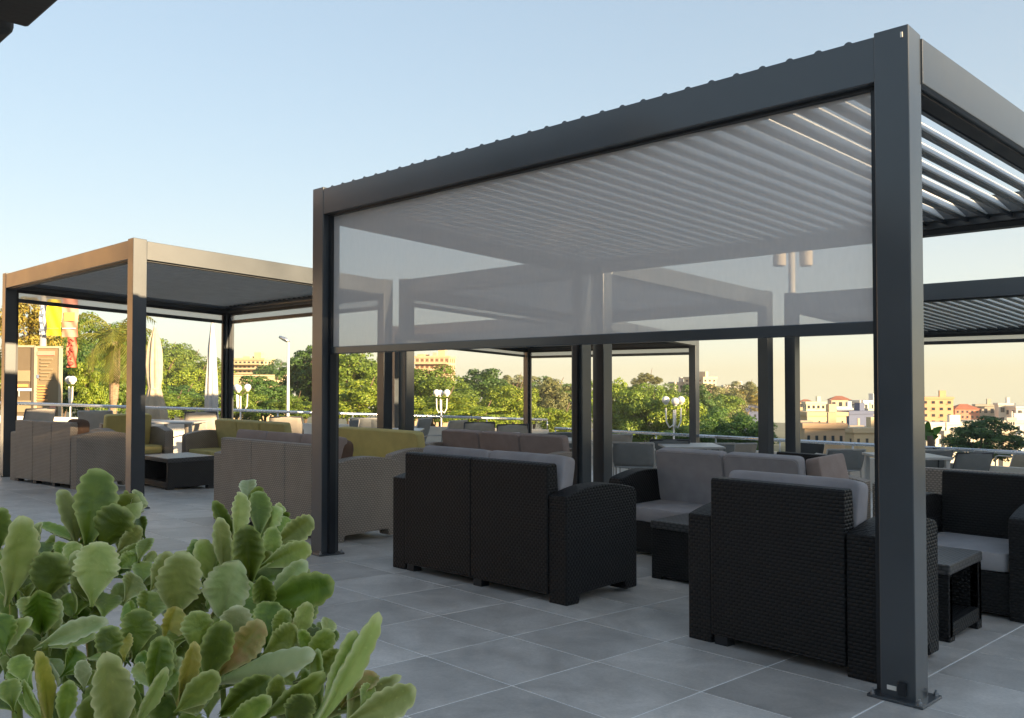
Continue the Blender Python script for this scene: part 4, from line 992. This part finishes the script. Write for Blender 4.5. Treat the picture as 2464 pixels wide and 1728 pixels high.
building('white modern house with glazed upper floor', 2398, 2436, 975, 1022, 140, (.60, .57, .50), 2, 2, R(-8), .7)
building('white house cut by the right picture edge', 2432, 2500, 982, 1026, 138, (.58, .55, .50), 2, 4, 0, .7)
building('long white terrace house below the orange block', 2205, 2330, 1022, 1075, 110, (.66, .62, .54), 2, 9, 0, .3, win=(.35, .5))
building('long cream house behind the round tree', 2330, 2500, 1018, 1080, 112, (.64, .58, .46), 3, 10, 0, .3, win=(.3, .35))
rt_ = random.Random(23); tc_ = [(.62, .57, .47), (.60, .52, .40), (.56, .46, .34), (.63, .60, .55), (.50, .42, .34), (.58, .42, .30)]
TOWN = [(1925, 985), (1948, 992), (1968, 984), (2000, 990), (2022, 976), (2042, 988), (2066, 982), (2092, 990), (2110, 998), (2216, 1000), (2240, 1014), (2262, 1008), (2290, 1016), (2312, 1010), (2340, 1006), (2362, 1012), (2388, 1008), (2410, 1016), (2432, 1012), (2455, 1006),
        (1940, 1022), (1990, 1026), (2060, 1032), (2100, 1040), (2230, 1040), (2275, 1046), (2420, 1044), (2450, 1050)]
WHERE = ['left of the warehouse', 'right of the near post']
for k_, (px_, yt_) in enumerate(TOWN):
    d_ = rt_.uniform(100, 190) if yt_ < 1020 else rt_.uniform(72, 96); w_ = rt_.uniform(16, 30); hh_ = rt_.uniform(16, 30)
    nm_ = ['cream', 'sand coloured', 'ochre', 'white', 'brown', 'terracotta pink'][k_ % 6]; sz_ = ['narrow', 'small', 'squat', 'tall', 'plain'][k_ % 5]
    row_ = 'upper' if yt_ < 1020 else 'lower'; side_ = 'before the near post' if px_ < 2200 else 'after the near post'
    same_ = sorted(q for q in TOWN if (q[0] < 2200) == (px_ < 2200) and (q[1] < 1020) == (yt_ < 1020))
    ord_ = ['first', 'second', 'third', 'fourth', 'fifth', 'sixth', 'seventh', 'eighth', 'ninth', 'tenth', 'eleventh', 'twelfth'][same_.index((px_, yt_))]
    building(f'{nm_} town house, {ord_} from left in the {row_} row {side_}',
             px_ - w_ / 2, px_ + w_ / 2, yt_, yt_ + hh_, d_, tc_[k_ % 6], rt_.choice((1, 2, 2)), rt_.choice((2, 3)), R(rt_.uniform(-25, 25)), .8, rt_.choice((None, None, None, 'hip')), name='town_house')
rw = atd(620, 930, 100); root = empty('retaining_wall', (rw.x, rw.y, gz_at(rw)), -YAW, 'ochre retaining wall below the hill apartments', 'wall')
w_ = 155 / F_PX * 100; MB().box(-w_ / 2, w_ / 2, -.4, .4, 0, atd(620, 905, 100).z - gz_at(rw)).build('wall', bmat((.62, .48, .28)), root)
MB().box(-w_ / 2 - .2, w_ / 2 + .2, -.6, .6, atd(620, 905, 100).z - gz_at(rw), atd(620, 902, 100).z - gz_at(rw)).build('coping', bmat((.62, .50, .30)), root)

# ================================================================== FOREGROUND SUCCULENT
def leaf_material(name, base, pale, rim, yellow=0.0):
    m, t, o = nodes(name); k = t.links.new
    tc = N(t, 'ShaderNodeTexCoord'); oi = N(t, 'ShaderNodeObjectInfo'); at_ = N(t, 'ShaderNodeAttribute'); at_.attribute_name = 'rim'
    va = N(t, 'ShaderNodeVectorMath', operation='ADD'); k(tc.outputs['Object'], va.inputs[0]); k(oi.outputs['Random'], va.inputs[1])
    n1 = N(t, 'ShaderNodeTexNoise'); n1.inputs['Scale'].default_value = 3.2; n1.inputs['Detail'].default_value = 3; n1.inputs['Distortion'].default_value = .6; k(va.outputs[0], n1.inputs['Vector'])
    r = ramp(t, [(.30, base), (.72, pale)]); k(n1.outputs[0], r.inputs[0])
    hs = N(t, 'ShaderNodeHueSaturation'); k(r.outputs[0], hs.inputs['Color'])
    mr = N(t, 'ShaderNodeMapRange'); mr.inputs['To Min'].default_value = .7; mr.inputs['To Max'].default_value = 1.3; k(oi.outputs['Random'], mr.inputs[0]); k(mr.outputs[0], hs.inputs['Value'])
    mh = N(t, 'ShaderNodeMapRange'); mh.inputs['To Min'].default_value = .485; mh.inputs['To Max'].default_value = .515; k(oi.outputs['Random'], mh.inputs[0]); k(mh.outputs[0], hs.inputs['Hue'])
    n2 = N(t, 'ShaderNodeTexNoise'); n2.inputs['Scale'].default_value = 22.0; k(va.outputs[0], n2.inputs['Vector'])
    sp = ramp(t, [(.66, (0, 0, 0)), (.76, (1, 1, 1))]); k(n2.outputs[0], sp.inputs[0])
    mm = N(t, 'ShaderNodeMix', data_type='RGBA'); k(hs.outputs[0], mm.inputs['A']); mm.inputs['B'].default_value = (*tuple(min(1, x * 1.5) for x in pale), 1)
    sm = N(t, 'ShaderNodeMath', operation='MULTIPLY'); k(sp.outputs[0], sm.inputs[0]); sm.inputs[1].default_value = .3; k(sm.outputs[0], mm.inputs['Factor'])
    m2 = N(t, 'ShaderNodeMix', data_type='RGBA'); k(mm.outputs['Result'], m2.inputs['A']); m2.inputs['B'].default_value = (*rim, 1)
    rp = N(t, 'ShaderNodeMath', operation='POWER'); k(at_.outputs['Fac'], rp.inputs[0]); rp.inputs[1].default_value = 1.1
    rm = N(t, 'ShaderNodeMath', operation='MULTIPLY'); k(rp.outputs[0], rm.inputs[0]); rm.inputs[1].default_value = 1.0; k(rm.outputs[0], m2.inputs['Factor'])
    p = N(t, 'ShaderNodeBsdfPrincipled'); k(m2.outputs['Result'], p.inputs['Base Color'])
    rr = N(t, 'ShaderNodeMapRange'); rr.inputs['To Min'].default_value = .36; rr.inputs['To Max'].default_value = .55; k(n1.outputs[0], rr.inputs[0]); k(rr.outputs[0], p.inputs['Roughness'])
    p.inputs['Subsurface Weight'].default_value = .12; p.inputs['Subsurface Radius'].default_value = (.5, 1.0, .2); p.inputs['Subsurface Scale'].default_value = .006
    b = N(t, 'ShaderNodeBump'); b.inputs['Strength'].default_value = .18; b.inputs['Distance'].default_value = .02; k(n1.outputs[0], b.inputs['Height']); k(b.outputs[0], p.inputs['Normal'])
    tr = N(t, 'ShaderNodeBsdfTranslucent'); k(m2.outputs['Result'], tr.inputs['Color'])
    ms = N(t, 'ShaderNodeMixShader'); ms.inputs[0].default_value = .16; k(p.outputs[0], ms.inputs[1]); k(tr.outputs[0], ms.inputs[2]); k(ms.outputs[0], o.inputs[0])
    return m
LM = {
 'd': leaf_material('leaf_dark', (.070, .125, .004), (.150, .225, .012), (.46, .52, .16)),
 'm': leaf_material('leaf_mid', (.150, .220, .016), (.280, .350, .042), (.58, .62, .24)),
 'p': leaf_material('leaf_pale', (.270, .340, .065), (.430, .480, .130), (.72, .74, .36)),
 'g': leaf_material('leaf_greyish', (.260, .320, .100), (.420, .460, .190), (.68, .70, .40)),
 'y': leaf_material('leaf_yellow', (.270, .270, .025), (.450, .380, .055), (.64, .55, .18)),
 'r': leaf_material('leaf_rusty', (.190, .220, .022), (.370, .200, .060), (.58, .48, .19)),
}
def leaf_geo(Ln, Wd, seed, long=False, bend=0.16, cup=0.24, th=0.0035):
    rg = random.Random(seed); nu, nv = 40, 10; m = MB(); rim = []
    ph = rg.uniform(0, 6.28); sc_n = rg.uniform(3.6, 5.4); asym = rg.uniform(-.06, .06); ca = rg.uniform(.075, .12)
    b1 = bend * rg.uniform(.5, 1.4); tw = rg.uniform(-.25, .25); ruf = rg.uniform(.02, .06); crs = rg.uniform(.0, .05); wv = rg.uniform(.0, .03); cup *= rg.choice((.5, 1.0, 1.5, 1.9, -.5))
    def hw(t, s):
        if long: base = (math.sin(math.pi * min(1, t ** .9 * .97 + .03)) ** .75)
        else:
            st = max(0, min(1, t / .60)); base = .10 + .90 * (st * st * (3 - 2 * st))
            base *= math.sqrt(max(0, 1 - (max(0, t - .60) / .402) ** 2.2))
        cr = 0 if t < .45 or t > .99 else ca * abs(math.sin(math.pi * sc_n * (t - .45) / .54 + ph * .2 * s)) * 1.6 - ca * .5
        return Wd / 2 * max(.012, base + cr * (1 if base > .2 else .4)) * (1 + asym * s)
    for face in (1, -1):
        for i in range(nu + 1):
            t = i / nu; t = t ** .92
            for j in range(nv + 1):
                s = -1 + 2 * j / nv; h = hw(t, 1 if s > 0 else -1); x = s * h; y = Ln * t
                ed = 1 - abs(s) ** 4; tip = 1 - max(0, (t - .8) / .2) ** 4
                z = cup * Wd * (.4 * s * s + .6 * abs(s)) * math.sin(math.pi * min(1, t * .9 + .1)) ** .5 - b1 * Ln * t * t + face * th * ed * tip * (.5 + .5 * math.sin(math.pi * (.15 + .8 * t)))
                z += wv * Wd * math.sin(9 * t + 3 * s + ph) + ruf * Wd * abs(s) ** 3 * math.sin(math.pi * 2 * sc_n * (t - .2) * .55 + ph + (1.3 if s > 0 else 0)) * min(1, t * 2) - crs * Wd * math.exp(-(s / .13) ** 2) * (1 - t) ** .5
                x2 = x * math.cos(tw * t) - z * math.sin(tw * t); z2 = x * math.sin(tw * t) + z * math.cos(tw * t)
                m.v.append((x2, y, z2)); rim.append(max(abs(s) ** 5, max(0, (t - .90) / .10) ** 1.3) if t > .12 else abs(s) ** 8)
    q = (nu + 1) * (nv + 1)
    for i in range(nu):
        for j in range(nv):
            a = i * (nv + 1) + j; m.f.append((a, a + 1, a + nv + 2, a + nv + 1)); m.f.append((q + a, q + a + nv + 1, q + a + nv + 2, q + a + 1))
    for i in range(nu):
        a = i * (nv + 1); b = a + nv; m.f.append((a, a + nv + 1, q + a + nv + 1, q + a)); m.f.append((b, q + b, q + b + nv + 1, b + nv + 1))
    for j in range(nv):
        a = nu * (nv + 1) + j; m.f.append((a, a + 1, q + a + 1, q + a))
    return m, rim
c0 = atd(420, 1728, 1.35)
plant = empty('succulent_plant', (c0.x, c0.y, 0.50), 0, 'succulent with thick scalloped green leaves in the foreground at the bottom left', 'plant')
PL = Vector(plant.location)
LIB = {}
def lib(ar, long, kind, k):
    key = (round(ar * 6) / 6, long, kind, k)
    if key not in LIB:
        a = max(.18, key[0]); m, rim = leaf_geo(1.0, a, hash((key[0], long, k)) % 9973, long, th=.045 if not long else .035)
        me = m.mesh('leaf', LM[kind], True); at_ = me.attributes.new('rim', 'FLOAT', 'POINT'); at_.data.foreach_set('value', rim); LIB[key] = me
    return LIB[key]
cnt = [0]
def leaf(bx, by, tx, ty, wpx, kind='m', roll=0.0, tilt=0.0, dd=None, long=False):
    """leaf from base pixel to tip pixel, wpx wide; roll turns it about its length, tilt leans the tip away"""
    cnt[0] += 1
    if not long:
        bx, by = tx + (bx - tx) * 1.18, ty + (by - ty) * 1.18
    d = dd if dd is not None else 1.02 + max(0, (1728 - by)) / 600 * .62
    d += random.uniform(-.015, .015)
    B = atd(bx, by, d); T = atd(tx, ty, d + tilt + random.uniform(-.025, .035))
    y = (T - B); Ln = y.length; y.normalize()
    view = (B - EYEP).normalized(); n_ = -(view - y * view.dot(y)); n_.normalize()
    roll += random.uniform(-.22, .22); n_ = Matrix.Rotation(roll, 3, y) @ n_; x = y.cross(n_); x.normalize()
    Wd = .86 * wpx / F_PX * d / max(.35, abs(math.cos(roll)))
    me = lib(min(1.4, Wd / Ln), long, kind, cnt[0] % 4)
    sx = Wd / max(.18, round(min(1.4, Wd / Ln) * 6) / 6)
    o = link('leaf', me, plant)
    mt = Matrix(((x.x * sx, y.x * Ln, n_.x * Ln, B.x - PL.x), (x.y * sx, y.y * Ln, n_.y * Ln, B.y - PL.y), (x.z * sx, y.z * Ln, n_.z * Ln, B.z - PL.z), (0, 0, 0, 1)))
    o.matrix_local = mt
    return o
LV = [  # base x, y, tip x, y, width, kind, roll, tilt
 (210,1300,245,1130,108,'d',.1,.03), (178,1300,166,1178,50,'p',.75,.0), (240,1318,288,1222,104,'d',-.2,.0), (312,1236,332,1180,40,'g',.8,.02),
 (296,1250,304,1188,42,'g',-.5,.03), (224,1436,238,1304,112,'p',.1,-.02), (104,1440,120,1334,100,'d',-.1,-.03), (20,1425,68,1258,86,'p',.35,.0), (78,1380,74,1256,40,'p',-.8,.01),
 (110,1340,106,1290,56,'d',0,.03), (180,1380,172,1303,56,'p',.2,.0), (284,1330,338,1272,46,'p',.4,.0), (338,1345,357,1286,40,'m',-.5,.02),
 (346,1290,334,1238,32,'d',.2,.03), (288,1366,330,1334,50,'m',.1,.0), (0,1310,4,1228,46,'d',0,.0), (34,1300,34,1246,56,'m',0,.04), (148,1360,150,1300,46,'m',.3,.02),
 (600,1382,592,1266,84,'d',.1,-.02), (622,1285,627,1174,62,'d',-.1,.02), (562,1292,592,1186,48,'p',.7,.02), (594,1210,598,1148,46,'g',.1,.05), (538,1378,532,1248,46,'p',.7,.0),
 (654,1352,656,1268,52,'m',.2,.0), (660,1312,757,1250,66,'m',.2,.03), (662,1290,702,1244,46,'m',-.2,.03), (656,1252,684,1212,36,'p',.3,.04), (636,1362,748,1312,64,'m',-.3,.0),
 (600,1402,722,1356,52,'d',-.5,.0), (650,1446,792,1412,98,'d',.15,.0), (640,1456,630,1392,60,'d',.2,-.01), (540,1470,560,1366,118,'g',.1,-.03), (424,1462,438,1350,112,'p',-.1,-.03),
 (500,1392,494,1306,58,'p',.4,.0), (462,1370,476,1302,46,'d',.1,.03), (368,1412,410,1332,56,'p',.4,.01), (520,1400,512,1346,60,'m',.1,.02), (396,1400,388,1350,50,'m',0,.03),
 (538,1636,736,1560,70,'g',-.75,-.04), (764,1726,926,1500,56,'p',.45,.02), (778,1710,862,1540,52,'p',.5,.0), (842,1730,1000,1662,84,'p',.2,.0), (834,1692,908,1618,62,'r',-.3,.02),
 (498,1626,540,1508,84,'d',.1,.0), (536,1612,634,1502,84,'r',.2,.0), (640,1570,718,1512,76,'m',.1,.0), (392,1552,428,1460,62,'y',.3,.0), (712,1534,744,1458,50,'p',.5,.0),
 (664,1530,688,1472,50,'m',.2,.02), (750,1592,792,1524,64,'m',.1,.0), (750,1622,818,1568,60,'m',.15,.0), (780,1534,798,1478,46,'p',.2,.02), (432,1676,474,1564,46,'y',.6,.0),
 (436,1700,518,1632,72,'m',.1,-.02), (550,1702,646,1636,82,'d',.1,-.02), (648,1712,772,1642,60,'m',.4,-.01), (720,1640,806,1612,42,'g',-.6,.0), (700,1732,738,1680,80,'d',0,-.01),
 (380,1650,390,1530,72,'d',.1,.0), (560,1740,636,1690,60,'m',-.3,-.03), (100,1500,92,1428,84,'d',.1,-.02), (114,1554,252,1492,56,'g',-.6,-.03), (10,1560,6,1474,70,'d',.1,-.01), (108,1740,116,1580,36,'y',.8,-.03),
 (274,1740,268,1622,96,'p',.1,-.05), (324,1566,336,1466,90,'d',.1,.0), (362,1664,392,1534,70,'d',.2,-.02), (328,1730,402,1636,34,'p',.8,-.04), (298,1580,298,1514,44,'y',.2,.0), (202,1650,199,1590,42,'g',.1,.02),
 (266,1592,256,1508,70,'d',-.1,.0), (222,1750,220,1698,74,'m',0,-.05), (150,1620,190,1560,60,'d',.2,.03), (60,1640,40,1570,60,'m',.3,.02), (150,1740,168,1640,50,'m',.6,-.02), (30,1700,20,1630,60,'m',.1,.0),
 (720,1420,726,1350,50,'d',.2,.05), (560,1560,572,1460,90,'g',.3,.02), (470,1560,480,1470,80,'m',.2,.02), (640,1540,652,1440,80,'d',.1,.03), (350,1500,362,1420,80,'m',.2,.03), (300,1440,330,1380,70,'p',.3,.03),
 (420,1560,440,1500,70,'m',-.3,.03), (180,1470,200,1400,80,'m',.3,.03), (60,1440,50,1370,70,'m',.2,.03), (250,1480,262,1420,80,'m',.1,.03), (600,1500,610,1430,80,'m',.2,.04), (500,1450,520,1390,70,'p',.3,.03),
 (690,1480,700,1420,60,'d',.1,.04), (340,1400,350,1340,60,'m',.2,.03), (740,1560,756,1500,50,'d',.1,.04), (80,1500,70,1430,60,'p',.6,.02), (800,1640,830,1580,50,'d',.2,.03), (870,1700,900,1640,50,'m',.3,.03),
]
for a in LV: leaf(*a)
rc = random.Random(41)
for (bx, by, tx, ty, wp, kd, ro, ti) in LV + LV[:75]:      # each leaf has a smaller neighbour in its rosette
    an = rc.choice((-1, 1)) * rc.uniform(.45, 1.0); q = rc.uniform(.55, .9); dx, dy = tx - bx, ty - by
    ex, ey = dx * math.cos(an) - dy * math.sin(an), dx * math.sin(an) + dy * math.cos(an)
    if ey > -20: ey = -abs(ey) * .6 - 20
    if bx + ex * q > 960 or by + ey * q < 1150: continue
    leaf(bx + rc.uniform(-10, 10), by + rc.uniform(0, 18), bx + ex * q, by + ey * q, wp * rc.uniform(.55, .8), rc.choice('dmmpdmg'), rc.uniform(-.7, .7), rc.uniform(-.01, .04), dd=1.02 + max(0, 1728 - by) / 600 * .62 + rc.uniform(.01, .06))
rg = random.Random(17)
# the hidden lower storeys of foliage behind and below
def top_line(x):
    pts = [(0, 1270), (120, 1330), (200, 1240), (320, 1290), (360, 1400), (450, 1370), (540, 1300), (700, 1330), (740, 1470), (800, 1560), (900, 1650), (1000, 1720)]
    for (a, b), (c_, d_) in zip(pts[:-1], pts[1:]):
        if a <= x <= c_: return b + (d_ - b) * (x - a) / (c_ - a)
    return 1700
for k in range(52):
    x = rg.uniform(-40, 900) if k % 3 else rg.uniform(-40, 420); y0 = top_line(max(0, min(999, x))) + 70; 
    if y0 > 1740: continue
    y = rg.uniform(y0, 1800); a = rg.gauss(0, .6); ln = rg.uniform(60, 105)
    leaf(x, y + 30, x + ln * math.sin(a), y + 30 - ln * math.cos(a), rg.uniform(45, 80), rg.choice('dddmmdmgp'), rg.uniform(-.8, .8), rg.uniform(-.02, .04), dd=1.10 + max(0, 1728 - y) / 600 * .62 + rg.uniform(.02, .12))
# stems
for bx, by, tx, ty, r in ((120, 1760, 100, 1420, .008), (230, 1760, 200, 1290, .009), (560, 1780, 590, 1370, .010), (420, 1780, 430, 1440, .009), (700, 1780, 650, 1460, .008), (760, 1790, 790, 1650, .008), (20, 1780, 30, 1400, .009), (330, 1780, 320, 1400, .008), (521, 1760, 536, 1640, .006), (108, 1560, 101, 1490, .004)):
    d0, d1 = 1.10 + .06, 1.08 + max(0, 1728 - ty) / 600 * .62; A = atd(bx, by, d0) - PL; B = atd(tx, ty, d1) - PL
    if r > .005: A.z = .02
    MB().tube([tuple(A), tuple(A.lerp(B, .5) + Vector((.01, -.01, .0))), tuple(B)], [r, r * .9, r * .6], 8).build('stem', LM['m'], plant, smooth=True)
# planter that holds it, below the picture
pb = empty('planter', (c0.x, c0.y, gz(c0.x)), -YAW, 'concrete planter holding the succulent below the picture edge', 'planter')
mb = MB()
for (a, b, c_, d_) in ((-.9, .5, -.34, -.29), (-.9, .5, .40, .45), (-.9, -.85, -.29, .40), (.45, .5, -.29, .40)): mb.box(a, b, c_, d_, -.1, .42)
mb.build('box', M['concrete_dark'], pb)
MB().box(-.85, .45, -.29, .40, -.08, .38).build('soil', M['soil'], pb)


# ------------------------------------------------------------------ evening haze over the valley
hz_m, t_, o_ = nodes('haze'); pv = N(t_, 'ShaderNodeVolumePrincipled'); pv.inputs['Color'].default_value = (1.0, 0.93, 0.84, 1); pv.inputs['Density'].default_value = 0.0008
pv.inputs['Anisotropy'].default_value = 0.3; t_.links.new(pv.outputs[0], o_.inputs['Volume'])
hb = MB().box(-75, 320, -80, 320, -24, 45).build('haze', hz_m); tag(hb, 'thin warm evening haze over the valley', None, None, 'stuff')
